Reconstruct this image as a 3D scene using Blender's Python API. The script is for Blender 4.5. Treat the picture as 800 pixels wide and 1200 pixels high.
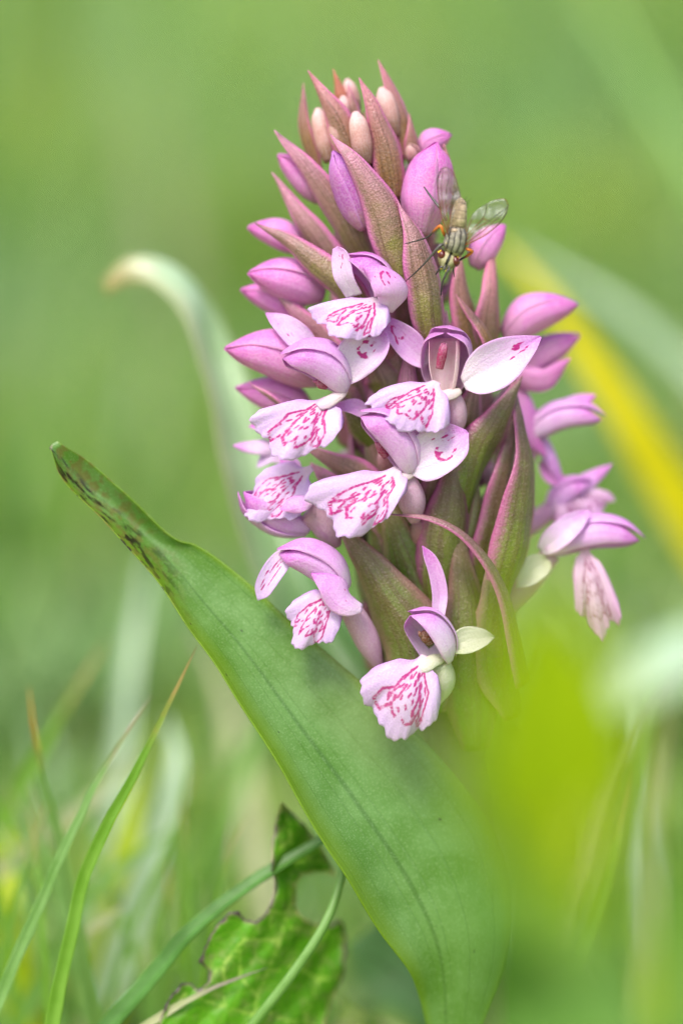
import bpy, math, random
import numpy as np
from mathutils import Vector, noise
from mathutils.geometry import delaunay_2d_cdt

random.seed(7)
SC = bpy.context.scene
for o in list(bpy.data.objects):
    bpy.data.objects.remove(o)
COL = SC.collection
SC.unit_settings.system = 'METRIC'
SC.unit_settings.scale_length = 0.01          # one unit is one centimetre

# ------------------------------------------------------------------ camera
D = 40.0                                      # camera to plane of focus, cm
PITCH = math.radians(12.0)
HC = 8.6                                      # height above ground of the point looked at
Rv = Vector((1, 0, 0))
Fv = Vector((0, math.cos(PITCH), -math.sin(PITCH)))
Uv = Vector((0, math.sin(PITCH), math.cos(PITCH)))
TGT = Vector((0, 0, HC))
cam_d = bpy.data.cameras.new('camera')
cam = bpy.data.objects.new('camera', cam_d)
COL.objects.link(cam)
cam.location = TGT - Fv * D
cam.rotation_euler = (math.radians(90) - PITCH, 0, 0)
cam_d.sensor_fit = 'VERTICAL'
cam_d.sensor_height = 36.0
cam_d.lens = 18.0 / (6.0 / D)
cam_d.clip_start = 0.5
cam_d.clip_end = 60000
cam_d.dof.use_dof = True
cam_d.dof.focus_distance = D - 0.08
cam_d.dof.aperture_fstop = cam_d.lens * 1e-3 / 2.5
SC.camera = cam

# ------------------------------------------------------------------ sky, sun, exposure
SUN_EL, SUN_AZ = math.radians(60), math.radians(214)      # azimuth from +Y, clockwise
w = bpy.data.worlds.new('World'); SC.world = w; w.use_nodes = True
nt = w.node_tree; nt.nodes.clear()
sky = nt.nodes.new('ShaderNodeTexSky'); sky.sky_type = 'NISHITA'; sky.sun_disc = False
sky.sun_elevation = SUN_EL; sky.sun_rotation = SUN_AZ
sky.dust_density = 4.0; sky.air_density = 1.0; sky.ozone_density = 0.6
bg = nt.nodes.new('ShaderNodeBackground'); bg.inputs[1].default_value = 0.125
wo = nt.nodes.new('ShaderNodeOutputWorld')
nt.links.new(sky.outputs[0], bg.inputs[0]); nt.links.new(bg.outputs[0], wo.inputs[0])
sd = bpy.data.lights.new('sun', 'SUN'); sd.energy = 1.5; sd.angle = math.radians(18); sd.color = (1, .96, .91)
sun = bpy.data.objects.new('sun', sd); COL.objects.link(sun)
sdir = Vector((math.sin(SUN_AZ) * math.cos(SUN_EL), math.cos(SUN_AZ) * math.cos(SUN_EL), math.sin(SUN_EL)))
sun.rotation_euler = sdir.to_track_quat('Z', 'Y').to_euler()
sun.location = (0, 0, 60)
SC.view_settings.view_transform = 'Standard'; SC.view_settings.look = 'None'
SC.view_settings.gamma = 1.0; SC.view_settings.use_curve_mapping = False
SC.view_settings.exposure = 1.22
SC.cycles.use_denoising = True
SC.cycles.max_bounces = 8; SC.cycles.diffuse_bounces = 4; SC.cycles.transparent_max_bounces = 8
SC.cycles.caustics_reflective = False; SC.cycles.caustics_refractive = False

# ------------------------------------------------------------------ helpers: placement
def P(x, y, d=0.0):
    """a place in the scene: x, y measured on the focus plane (100 to the cm), d cm behind it"""
    k = (D + d) / D
    return TGT + Fv * d + (Rv * ((x - 400) / 100) + Uv * ((600 - y) / 100)) * k
def V(x, y, d):
    return (Rv * x - Uv * y + Fv * d).normalized()
def PP(l):
    return [P(*p) for p in l]
def axis_px(y):
    return 432 + (y - 100) * 0.112
AX_D = 1.25
def outward(x, y, spread=1.15):
    s = max(-.97, min(.97, (x - axis_px(y)) / 100 / spread))
    return V(s, -.15, -math.sqrt(1 - s * s))

def spline(pts, n):
    """Catmull-Rom through pts, n+1 samples evenly by chord length"""
    pts = [Vector(p) for p in pts]
    if len(pts) == 2:
        return [pts[0].lerp(pts[1], i / n) for i in range(n + 1)]
    L = [0.0]
    for a, b in zip(pts, pts[1:]):
        L.append(L[-1] + max((b - a).length, 1e-6))
    q = [pts[0] * 2 - pts[1]] + pts + [pts[-1] * 2 - pts[-2]]
    out = []
    for i in range(n + 1):
        s = L[-1] * i / n
        k = 0
        while k < len(pts) - 2 and s > L[k + 1]:
            k += 1
        t = (s - L[k]) / (L[k + 1] - L[k])
        p0, p1, p2, p3 = q[k:k + 4]
        out.append(0.5 * ((2 * p1) + (p2 - p0) * t + (2 * p0 - 5 * p1 + 4 * p2 - p3) * t * t + (3 * p1 - p0 - 3 * p2 + p3) * t ** 3))
    return out
def interp(vals, u):
    u = min(max(u, 0), 1) * (len(vals) - 1)
    k = min(int(u), len(vals) - 2); t = u - k
    p1, p2 = vals[k], vals[k + 1]
    p0 = vals[k - 1] if k > 0 else 2 * p1 - p2
    p3 = vals[k + 2] if k + 2 < len(vals) else 2 * p2 - p1
    return 0.5 * ((2 * p1) + (p2 - p0) * t + (2 * p0 - 5 * p1 + 4 * p2 - p3) * t * t + (3 * p1 - p0 - 3 * p2 + p3) * t ** 3)
def wob(p, f, a, s=0.0):
    return noise.noise_vector(p * f + Vector((s, s * 1.7, -s))) * a

# ------------------------------------------------------------------ helpers: objects
WLOC = {}
def new_mesh(name, verts, faces, mat, parent=None, attrs=None, smooth=True):
    off = WLOC[parent.name] if parent else Vector((0, 0, 0))
    me = bpy.data.meshes.new(name)
    me.from_pydata([tuple(v - off) for v in verts], [], faces)
    for k, a in (attrs or {}).items():
        at = me.attributes.new(k, 'FLOAT', 'POINT')
        at.data.foreach_set('value', np.asarray(a, dtype=np.float32))
    if smooth:
        me.polygons.foreach_set('use_smooth', [True] * len(me.polygons))
    me.materials.append(mat)
    me.update()
    o = bpy.data.objects.new(name, me)
    COL.objects.link(o)
    if parent:
        o.parent = parent
    return o
def empty(name, at, parent=None):
    o = bpy.data.objects.new(name, None); COL.objects.link(o)
    o.empty_display_size = 0.2
    off = WLOC[parent.name] if parent else Vector((0, 0, 0))
    o.location = at - off
    if parent:
        o.parent = parent
    WLOC[o.name] = Vector(at)
    return o
def tag(o, label, cat, group=None, kind=None):
    if label: o['label'] = label
    if cat: o['category'] = cat
    if group: o['group'] = group
    if kind: o['kind'] = kind
    return o

def grid_shell(name, G, Nn, thick, mat, parent, mark=None, taper=True, uv=None):
    """G[i][j] mid-surface points, Nn[i][j] normals -> closed thin shell with attributes u, v, mark"""
    n, m = len(G), len(G[0])
    verts, U, Vv, M = [], [], [], []
    for side in (1, -1):
        for i in range(n):
            for j in range(m):
                v = 2 * j / (m - 1) - 1; u = i / (n - 1)
                t = thick * .5 * side
                if taper:
                    t *= max(.25, (1 - v ** 4)) * max(.25, 1 - u ** 8)
                verts.append(G[i][j] + Nn[i][j] * t)
                U.append(u); Vv.append(v)
                M.append(mark(u, v) if (mark and side == 1) else (mark(u, v) + .012 if mark else 9.0))
    K = n * m
    f = []
    for i in range(n - 1):
        for j in range(m - 1):
            a, b, c, d = i * m + j, i * m + j + 1, (i + 1) * m + j + 1, (i + 1) * m + j
            f.append((a, b, c, d)); f.append((K + d, K + c, K + b, K + a))
    for i in range(n - 1):
        for j in (0, m - 1):
            a, d = i * m + j, (i + 1) * m + j
            f.append((a, d, K + d, K + a) if j == 0 else (d, a, K + a, K + d))
    for i in (0, n - 1):
        for j in range(m - 1):
            a, b = i * m + j, i * m + j + 1
            f.append((b, a, K + a, K + b) if i == 0 else (a, b, K + b, K + a))
    return new_mesh(name, verts, f, mat, parent, {'u': U, 'v': Vv, 'mark': M})
def normals(G):
    n, m = len(G), len(G[0]); N = []
    for i in range(n):
        r = []
        for j in range(m):
            du = G[min(i + 1, n - 1)][j] - G[max(i - 1, 0)][j]
            dv = G[i][min(j + 1, m - 1)] - G[i][max(j - 1, 0)]
            if dv.length < 1e-7: dv = G[i][m - 1] - G[i][0]
            c = dv.cross(du)
            r.append(c.normalized() if c.length > 1e-12 else (r[-1] if r else V(0, 0, -1)))
        N.append(r)
    return N

LANCE = [.5, .92, 1.0, .88, .6, .32, .03]
OVAL = [.35, .8, 1.0, 1.0, .85, .55, .05]
STRAP = [.8, .95, 1, 1, .95, .75, .05]
GRASSP = [1, 1, .97, .9, .75, .45, .03]
def blade(name, pts, width, facing, prof, mat, parent, ang=30, sign=1, n=22, m=11, thick=.022, rib=0.0, wave=0.0, seed=0.0,
          nz=.012, mark=None, tw=0.0):
    """a leaf-like shell along a spine. sign=+1: convex towards facing"""
    S = spline(pts, n)
    A = max(math.radians(ang), .02)
    G = []
    for i, c in enumerate(S):
        u = i / n
        T = (S[min(i + 1, n)] - S[max(i - 1, 0)]).normalized()
        N = (facing - T * facing.dot(T)).normalized()
        B = T.cross(N)
        if tw:
            a = tw * (u - .5); N, B = N * math.cos(a) + B * math.sin(a), B * math.cos(a) - N * math.sin(a)
        wv = max(interp(prof, u), .02) * width
        Rr = wv / (2 * A)
        row = []
        for j in range(m):
            v = 2 * j / (m - 1) - 1
            th = v * A
            p = c + B * (Rr * math.sin(th)) - N * (sign * Rr * (1 - math.cos(th)))
            if rib: p = p - N * (rib * width * math.exp(-(v / .16) ** 2) * (1 - u))
            if wave: p = p + N * (wave * width * v * v * math.sin(u * 9 + seed + v))
            p = p + wob(p, 2.2, nz, seed)
            row.append(p)
        G.append(row)
    return grid_shell(name, G, normals(G), thick, mat, parent, mark)

def patch(name, A, M, B, mat, parent, n=60, m=25, thick=.05, nz=.01, mark=None, seed=0.):
    """a leaf from its two margins and its midline"""
    a, mm, b = spline(A, n), spline(M, n), spline(B, n)
    G = []
    for i in range(n + 1):
        row = []
        for j in range(m):
            v = 2 * j / (m - 1) - 1
            p = a[i] * (v * (v - 1) / 2) + mm[i] * (1 - v * v) + b[i] * (v * (v + 1) / 2)
            row.append(p + wob(p, 1.5, nz, seed))
        G.append(row)
    return grid_shell(name, G, normals(G), thick, mat, parent, mark)

def tube(name, pts, radii, mat, parent, n=16, k=10, nz=0.0, ribs=0, flat=None, seed=0.):
    S = spline(pts, n)
    ref = V(.3, .2, -1)
    verts, U, Vv = [], [], []
    for i, c in enumerate(S):
        u = i / n
        T = (S[min(i + 1, n)] - S[max(i - 1, 0)]).normalized()
        N = (ref - T * ref.dot(T)).normalized(); B = T.cross(N)
        r = max(interp(radii, u), .0008)
        for j in range(k):
            a = 2 * math.pi * j / k
            rr = r * (1 + (.1 * math.cos(ribs * a + 4 * u) if ribs else 0))
            p = c + N * (rr * math.cos(a) * (flat or 1)) + B * (rr * math.sin(a))
            verts.append(p + (wob(p, 3, nz, seed) if nz else Vector()))
            U.append(u); Vv.append(math.cos(a))
    f = []
    for i in range(n):
        for j in range(k):
            a, b = i * k + j, i * k + (j + 1) % k
            f.append((a, b, b + k, a + k))
    f.append(tuple(range(k - 1, -1, -1))); f.append(tuple(n * k + j for j in range(k)))
    return new_mesh(name, verts, f, mat, parent, {'u': U, 'v': Vv, 'mark': [9.0] * len(verts)})

BUDP = [.34, .8, 1.0, 1.0, .86, .56, .06]
CREAMP = [.5, .82, 1, 1.02, .98, .8, .2]
HOODP = [.55, .82, .97, 1.02, 1.03, 1.0, .92, .72, .12]
def shell(name, base, tip, Rad, opend, prof, phi, half, mat, parent, bend=.0, roff=0., n=22, m=15, thick=.022, edge=None, seed=0., nz=.014, mark=None):
    """one sepal or petal of a bud or hood: part of a pointed surface of revolution about base->tip"""
    ax = (tip - base); Ln = ax.length; T = ax.normalized()
    O = (opend - T * opend.dot(T)).normalized(); N = -O; B = T.cross(N)
    G = []
    for i in range(n + 1):
        u = i / n
        c = base + ax * u + N * (bend * Ln * math.sin(math.pi * u)) - N * (bend * .6 * Ln * u * u)
        r = max(interp(prof, u), .02) * Rad + roff
        e = half * (interp(edge, u) if edge else 1)
        row = []
        for j in range(m):
            v = 2 * j / (m - 1) - 1
            a = math.radians(phi + v * e)
            keel = 1 + .05 * math.exp(-(v / .12) ** 2)
            p = c + (N * math.cos(a) + B * math.sin(a)) * max(r * keel, .003)
            row.append(p + wob(p, 2.6, nz, seed))
        G.append(row)
    return grid_shell(name, G, normals(G), thick, mat, parent, mark)

def seg_dist(px, py, L):
    best = 9.
    for (ax, ay), (bx, by) in zip(L, L[1:]):
        dx, dy = bx - ax, by - ay
        q = dx * dx + dy * dy
        t = 0 if q == 0 else max(0, min(1, ((px - ax) * dx + (py - ay) * dy) / q))
        d = math.hypot(px - ax - t * dx, py - ay - t * dy)
        if d < best: best = d
    return best

# ------------------------------------------------------------------ materials
def srgb(r, g, b):
    f = lambda c: (c / 255 / 12.92) if c / 255 <= .04045 else ((c / 255 + .055) / 1.055) ** 2.4
    return (f(r), f(g), f(b), 1)
class MB:
    def __init__(s, name):
        s.m = bpy.data.materials.new(name); s.m.use_nodes = True
        s.t = s.m.node_tree; s.t.nodes.clear()
    def n(s, typ, **kw):
        x = s.t.nodes.new(typ)
        for k, v in kw.items(): setattr(x, k, v)
        return x
    def l(s, a, b): s.t.links.new(a, b)
    def attr(s, name): return s.n('ShaderNodeAttribute', attribute_name=name).outputs['Fac']
    def coords(s): return s.n('ShaderNodeTexCoord').outputs['Object']
    def math(s, op, a, b=None, clamp=False):
        x = s.n('ShaderNodeMath', operation=op, use_clamp=clamp)
        for i, q in enumerate((a, b)):
            if q is None: continue
            if isinstance(q, (int, float)): x.inputs[i].default_value = q
            else: s.l(q, x.inputs[i])
        return x.outputs[0]
    def rng(s, v, a, b, c=0, d=1, smooth=True):
        x = s.n('ShaderNodeMapRange'); x.interpolation_type = 'SMOOTHSTEP' if smooth else 'LINEAR'
        s.l(v, x.inputs[0])
        for i, q in enumerate((a, b, c, d)): x.inputs[i + 1].default_value = q
        return x.outputs[0]
    def mix(s, f, a, b, mode='MIX'):
        x = s.n('ShaderNodeMix', data_type='RGBA', blend_type=mode)
        if isinstance(f, (int, float)): x.inputs[0].default_value = f
        else: s.l(f, x.inputs[0])
        for i, q in ((6, a), (7, b)):
            if isinstance(q, tuple): x.inputs[i].default_value = q
            else: s.l(q, x.inputs[i])
        return x.outputs[2]
    def noise(s, scale, detail=3, vec=None, rough=.55, dist=0):
        x = s.n('ShaderNodeTexNoise'); x.inputs['Scale'].default_value = scale; x.inputs['Detail'].default_value = detail
        x.inputs['Roughness'].default_value = rough; x.inputs['Distortion'].default_value = dist
        s.l(vec if vec is not None else s.coords(), x.inputs['Vector'])
        return x.outputs['Fac']
    def vor(s, scale, feature='F1', vec=None):
        x = s.n('ShaderNodeTexVoronoi', feature=feature); x.inputs['Scale'].default_value = scale
        s.l(vec if vec is not None else s.coords(), x.inputs['Vector'])
        return x.outputs['Distance']
    def vec(s, a, b, c):
        x = s.n('ShaderNodeCombineXYZ')
        for i, q in enumerate((a, b, c)):
            if isinstance(q, (int, float)): x.inputs[i].default_value = q
            else: s.l(q, x.inputs[i])
        return x.outputs[0]
    def rand(s): return s.n('ShaderNodeObjectInfo').outputs['Random']
    def bump(s, h, strength, dist):
        x = s.n('ShaderNodeBump'); x.inputs['Strength'].default_value = strength; x.inputs['Distance'].default_value = dist
        s.l(h, x.inputs['Height']); return x.outputs[0]
    def finish(s, col, rough=.5, spec=.4, trans=.3, nrm=None, tcol=None, sheen=0., sss=0., coat=0.):
        p = s.n('ShaderNodeBsdfPrincipled')
        s.l(col, p.inputs['Base Color'])
        if isinstance(rough, (int, float)): p.inputs['Roughness'].default_value = rough
        else: s.l(rough, p.inputs['Roughness'])
        p.inputs['Specular IOR Level'].default_value = spec
        p.inputs['Sheen Weight'].default_value = sheen
        p.inputs['Coat Weight'].default_value = coat
        if sss:
            p.inputs['Subsurface Weight'].default_value = sss
            p.inputs['Subsurface Radius'].default_value = (1, .7, .9)
            p.inputs['Subsurface Scale'].default_value = .04
        if nrm is not None: s.l(nrm, p.inputs['Normal'])
        out = p.outputs[0]
        if trans:
            t = s.n('ShaderNodeBsdfTranslucent'); s.l(tcol if tcol is not None else col, t.inputs[0])
            if nrm is not None: s.l(nrm, t.inputs['Normal'])
            mx = s.n('ShaderNodeMixShader'); mx.inputs[0].default_value = trans
            s.l(out, mx.inputs[1]); s.l(t.outputs[0], mx.inputs[2]); out = mx.outputs[0]
        o = s.n('ShaderNodeOutputMaterial'); s.l(out, o.inputs[0])
        return s.m

MARKC = srgb(188, 0, 128)
def petal_mat(name, c0, c1, c2, edge=None, veins=.25, markw=.022, markc=MARKC):
    """c0 at the base, c1 in the middle, c2 at the tip"""
    b = MB(name); u, v, mk = b.attr('u'), b.attr('v'), b.attr('mark')
    nz = b.noise(7, 3)
    uu = b.math('ADD', u, b.math('MULTIPLY', b.math('SUBTRACT', nz, .5), .5))
    col = b.mix(b.rng(uu, .0, .45), c0, c1)
    col = b.mix(b.rng(uu, .5, 1.0), col, c2)
    # fine lengthwise veins
    vn = b.noise(1, 2, b.vec(b.math('MULTIPLY', u, 1.5), b.math('MULTIPLY', v, 9), b.math('MULTIPLY', b.rand(), 40)))
    col = b.mix(b.math('MULTIPLY', b.rng(vn, .5, .72), veins), col, c2)
    if edge:
        col = b.mix(b.math('MULTIPLY', b.rng(b.math('ABSOLUTE', v), .8, 1.), .7), col, edge)
    cells = b.vor(42)
    col = b.mix(b.math('MULTIPLY', b.rng(cells, .25, .75), .16), col, (1, .95, 1, 1))
    col = b.mix(b.rng(b.noise(70, 2), .4, .75, 0, .22), col, c2)
    col = b.mix(b.rng(b.noise(2.2, 2), .35, .75, 0, .28), col, c0)
    mn = b.math('MULTIPLY', b.math('SUBTRACT', b.noise(26, 3), .5), .034)
    d = b.math('ADD', mk, mn)
    col = b.mix(b.rng(d, markw * 1.45, markw * .7, 0, .96), col, markc)
    h = b.math('ADD', b.math('MULTIPLY', b.vor(42), .6), b.math('MULTIPLY', vn, .8))
    return b.finish(col, b.rng(b.noise(18, 2), .3, .7, .34, .56), .4, .42, b.bump(h, .36, .02))

M_HOOD = petal_mat('petal_hood', srgb(240, 216, 240), srgb(228, 172, 232), srgb(208, 104, 204), edge=srgb(242, 192, 240))
M_SEP = petal_mat('petal_sepal', srgb(238, 228, 236), srgb(232, 206, 238), srgb(214, 130, 216), edge=srgb(228, 168, 232), markw=.024)
M_BUD = petal_mat('petal_bud', srgb(226, 170, 202), srgb(234, 152, 222), srgb(216, 92, 198), edge=srgb(246, 186, 234), veins=.4)
M_BUDV = petal_mat('petal_bud_violet', srgb(208, 144, 168), srgb(190, 90, 186), srgb(212, 128, 228), edge=srgb(226, 156, 230), veins=.55)
M_BUDW = petal_mat('petal_bud_cream', srgb(168, 124, 88), srgb(212, 156, 150), srgb(238, 206, 202), edge=srgb(224, 140, 170), veins=.5)
M_LIP = petal_mat('petal_lip', srgb(232, 210, 222), srgb(222, 194, 234), srgb(216, 180, 232), edge=srgb(202, 142, 222), veins=.14, markw=.025)
M_HOODP = petal_mat('petal_hood_pale', srgb(236, 212, 232), srgb(228, 184, 228), srgb(206, 126, 204), edge=srgb(238, 190, 234))
M_INNER = petal_mat('throat_inner', srgb(240, 224, 214), srgb(242, 216, 226), srgb(232, 170, 206), veins=.3)
M_LIPR = petal_mat('petal_lip_rosy', srgb(232, 184, 214), srgb(232, 196, 226), srgb(218, 160, 214), veins=.3, markw=.021, markc=srgb(160, 60, 124))
M_SEPW = petal_mat('petal_sepal_greenish', srgb(202, 206, 168), srgb(218, 218, 196), srgb(224, 218, 212), veins=.1)
M_SPUR = petal_mat('spur_pale', srgb(216, 178, 192), srgb(220, 174, 204), srgb(208, 148, 196), veins=.4)
M_THROAT = petal_mat('throat_cream', srgb(226, 210, 202), srgb(232, 216, 220), srgb(226, 192, 224), veins=.1)
M_COL = petal_mat('column_magenta', srgb(180, 60, 110), srgb(176, 26, 98), srgb(206, 110, 160), veins=.4)
M_COLB = petal_mat('column_brown', srgb(150, 96, 70), srgb(142, 78, 52), srgb(170, 110, 84), veins=.3)

def bract_mat(name, base, mid, margin, tip, green=.4):
    b = MB(name); u, v = b.attr('u'), b.attr('v'); r = b.rand()
    n1 = b.noise(4.5, 5); n2 = b.noise(26, 4); n3 = b.noise(75, 2)
    uu = b.math('ADD', u, b.math('MULTIPLY', b.math('SUBTRACT', n1, .5), .7))
    uu = b.math('ADD', uu, b.math('MULTIPLY', b.math('SUBTRACT', r, .5), .3))
    col = b.mix(b.rng(uu, .15, .6), base, mid)
    col = b.mix(b.rng(uu, .55, 1.02), col, tip)
    col = b.mix(b.math('MULTIPLY', b.rng(n1, .47, .64), green), col, srgb(98, 104, 36))
    vn = b.noise(1, 3, b.vec(b.math('MULTIPLY', u, 1.2), b.math('MULTIPLY', v, 8), b.math('MULTIPLY', r, 30)))
    col = b.mix(b.rng(vn, .45, .62, 0, .55), col, srgb(92, 66, 44))
    col = b.mix(b.rng(n2, .45, .7, 0, .28), col, srgb(84, 62, 44))
    av = b.math('ADD', b.math('ABSOLUTE', v), b.math('MULTIPLY', b.math('SUBTRACT', n2, .5), .35))
    col = b.mix(b.rng(av, .5, .95, 0, .95), col, margin)
    col = b.mix(b.rng(n3, .55, .72, 0, .34), col, srgb(226, 194, 196))  # fine pale specks: sparkle glints painted into the colour
    h = b.math('ADD', b.math('ADD', b.vor(40), n2), b.math('MULTIPLY', vn, 1.6))
    return b.finish(col, .36, .6, .2, b.bump(h, .34, .025))
M_BR = bract_mat('bract_skin', srgb(132, 126, 60), srgb(164, 120, 118), srgb(216, 124, 182), srgb(210, 138, 172))
M_BRT = bract_mat('bract_skin_rosy', srgb(150, 112, 68), srgb(176, 118, 118), srgb(220, 124, 168), srgb(214, 124, 152), .3)
M_BRO = bract_mat('bract_skin_orange', srgb(170, 110, 70), srgb(196, 110, 84), srgb(212, 110, 110), srgb(214, 112, 84), .05)
M_BRG = bract_mat('bract_skin_green', srgb(96, 124, 36), srgb(106, 116, 50), srgb(150, 112, 100), srgb(128, 104, 74), .7)
M_BRP = bract_mat('bract_skin_purple', srgb(112, 124, 40), srgb(116, 92, 72), srgb(178, 92, 140), srgb(150, 104, 114), .55)
M_OV = bract_mat('ovary_skin', srgb(130, 124, 56), srgb(140, 112, 80), srgb(170, 110, 120), srgb(188, 130, 150), .4)
M_STEM = bract_mat('stem_skin', srgb(112, 136, 56), srgb(120, 126, 64), srgb(140, 120, 90), srgb(128, 104, 72), .5)

def leaf_mat(name, c0, c1, edge, spots=False, vein_n=14, gloss=.38, rough_c=.5, tip=None, tr=.28, c_t=None, low=None):
    b = MB(name); u, v = b.attr('u'), b.attr('v')
    n1 = b.noise(1.6, 4); n2 = b.noise(30, 3)
    col = b.mix(b.rng(n1, .3, .7), c0, c1)
    vn = b.n('ShaderNodeTexWave', wave_type='BANDS', bands_direction='Y', wave_profile='SIN')
    b.l(b.vec(b.math('MULTIPLY', u, .35), v, 0), vn.inputs['Vector'])
    vn.inputs['Scale'].default_value = vein_n / 6.283 * 1.0; vn.inputs['Distortion'].default_value = .6; vn.inputs['Detail'].default_value = 2
    line = b.rng(vn.outputs['Fac'], .965, 1.0)
    col = b.mix(b.math('MULTIPLY', line, .16), col, (c0[0] * .45, c0[1] * .55, c0[2] * .35, 1))
    mid = b.rng(b.math('ABSOLUTE', v), .05, .012)
    col = b.mix(b.math('MULTIPLY', mid, .5), col, (c0[0] * .4, c0[1] * .5, c0[2] * .3, 1))
    col = b.mix(b.rng(b.math('ABSOLUTE', v), .86, 1.0, 0, .8), col, edge)
    cells = b.vor(34)
    col = b.mix(b.rng(b.noise(52, 3), .48, .74, 0, .32), col, srgb(178, 206, 150))
    col = b.mix(b.rng(v, -.35, -.95, 0, .7), col, edge)
    if low is not None:
        col = b.mix(b.rng(u, .78, .42, 0, .95), col, low)
    if tip is not None:
        col = b.mix(b.rng(u, .91, .985, 0, .9), col, tip)
    if spots:
        sv = b.vec(b.math('MULTIPLY', u, 26), b.math('MULTIPLY', v, 3.4), 0)
        sp = b.noise(1.1, 4, sv, .65)
        near = b.rng(b.math('ADD', u, b.math('MULTIPLY', v, -.06)), .70, .88)
        sp = b.math('MULTIPLY', b.rng(sp, .515, .56), near)
        left = b.rng(v, .35, -.1)
        sp = b.math('MULTIPLY', sp, left)
        col = b.mix(b.math('MULTIPLY', b.rng(b.noise(9, 2), .45, .65), b.math('MULTIPLY', near, .6)), col, srgb(120, 92, 50))
        col = b.mix(sp, col, srgb(38, 26, 18))
        # a few stray specks further down
        fv = b.vor(3.1, vec=b.vec(b.math('MULTIPLY', u, 6), v, 3.3))
        col = b.mix(b.rng(fv, .05, .03), col, srgb(40, 36, 26))
    h = b.math('ADD', b.math('MULTIPLY', b.noise(52, 2), .7), b.math('MULTIPLY', b.math('SUBTRACT', 1, line), .9))
    return b.finish(col, b.rng(n2, .2, .8, gloss, gloss + .15), rough_c, tr, b.bump(h, .3, .015), tcol=c_t and b.mix(0, c_t, c_t))
M_LEAF = leaf_mat('orchid_leaf_skin', srgb(82, 128, 32), srgb(108, 150, 74), srgb(116, 150, 4), spots=True, vein_n=6, gloss=.3, rough_c=.7)
M_LEAFB = leaf_mat('orchid_leaf_painted_sheen', srgb(168, 198, 152), srgb(194, 216, 184), srgb(170, 172, 130), tip=srgb(160, 144, 84), gloss=.22, rough_c=.8, low=srgb(104, 150, 84))  # sky sheen painted into the pale tones; low keeps the green below
M_LEAFD = leaf_mat('orchid_leaf_deep', srgb(90, 140, 70), srgb(104, 154, 84), srgb(130, 160, 70))

def grass_mat(name, c0, c1, tip=None, tr=.35, rough=.4):
    b = MB(name); u, v = b.attr('u'), b.attr('v')
    col = b.mix(b.rng(b.noise(2.5, 3), .3, .7), c0, c1)
    ln = b.noise(1, 2, b.vec(b.math('MULTIPLY', u, 1.), b.math('MULTIPLY', v, 8), b.math('MULTIPLY', b.rand(), 20)))
    col = b.mix(b.rng(ln, .45, .7, 0, .35), col, (c0[0] * .6, c0[1] * .65, c0[2] * .5, 1))
    if tip is not None:
        col = b.mix(b.rng(b.math('ADD', u, b.math('MULTIPLY', b.noise(6, 2), .1)), .86, 1.02), col, tip)
    return b.finish(col, rough, .45, tr, b.bump(ln, .3, .02))
M_G = grass_mat('grass_green', srgb(108, 156, 36), srgb(124, 168, 56), srgb(176, 150, 90))
M_GB = grass_mat('grass_bluish', srgb(116, 160, 76), srgb(134, 174, 98), srgb(170, 150, 130))
M_GO = grass_mat('grass_orange_tip', srgb(100, 140, 60), srgb(112, 150, 70), srgb(206, 150, 50))
M_GD = grass_mat('grass_dark', srgb(70, 116, 36), srgb(96, 146, 66), None)
M_GW = grass_mat('grass_straw', srgb(176, 184, 132), srgb(190, 190, 150), srgb(150, 132, 130))
M_GY = grass_mat('grass_yellow', srgb(232, 220, 0), srgb(226, 214, 10), None, tr=.5)
M_GL = grass_mat('leaf_lime', srgb(184, 202, 8), srgb(176, 198, 16), None, tr=.5)
M_GS = grass_mat('grass_silver', srgb(168, 194, 160), srgb(186, 206, 178), None, tr=.25, rough=.3)
M_GM = grass_mat('grass_mid', srgb(112, 158, 66), srgb(124, 168, 78), None)

# ------------------------------------------------------------------ ground and meadow
def ground():
    n = 60
    verts, faces = [], []
    rad = [0] + [2.0 * (1.22 ** i) for i in range(n)]
    k = 48
    for r in rad:
        for j in range(k):
            a = 2 * math.pi * j / k
            p = Vector((r * math.cos(a), r * math.sin(a) + 2, 0))
            z = 0 if r < 3 else noise.noise(p * .05) * min(r * .02, 3.0) * (1 if r < 2000 else .3) - .1
            verts.append(Vector((p.x, p.y, z)))
    for i in range(len(rad) - 1):
        for j in range(k):
            a, b = i * k + j, i * k + (j + 1) % k
            faces.append((a, b, b + k, a + k))
    b = MB('meadow_ground')
    n1 = b.noise(.045, 4); n2 = b.noise(.9, 4)
    col = b.mix(b.rng(n1, .35, .65), srgb(118, 152, 60), srgb(150, 176, 92))
    col = b.mix(b.rng(n2, .45, .75, 0, .5), col, srgb(150, 146, 92))
    b.finish(col, .8, .2, 0, b.bump(n2, .6, .5))
    o = new_mesh('ground', verts, faces, b.m)
    o['kind'] = 'structure'
ground()

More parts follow.
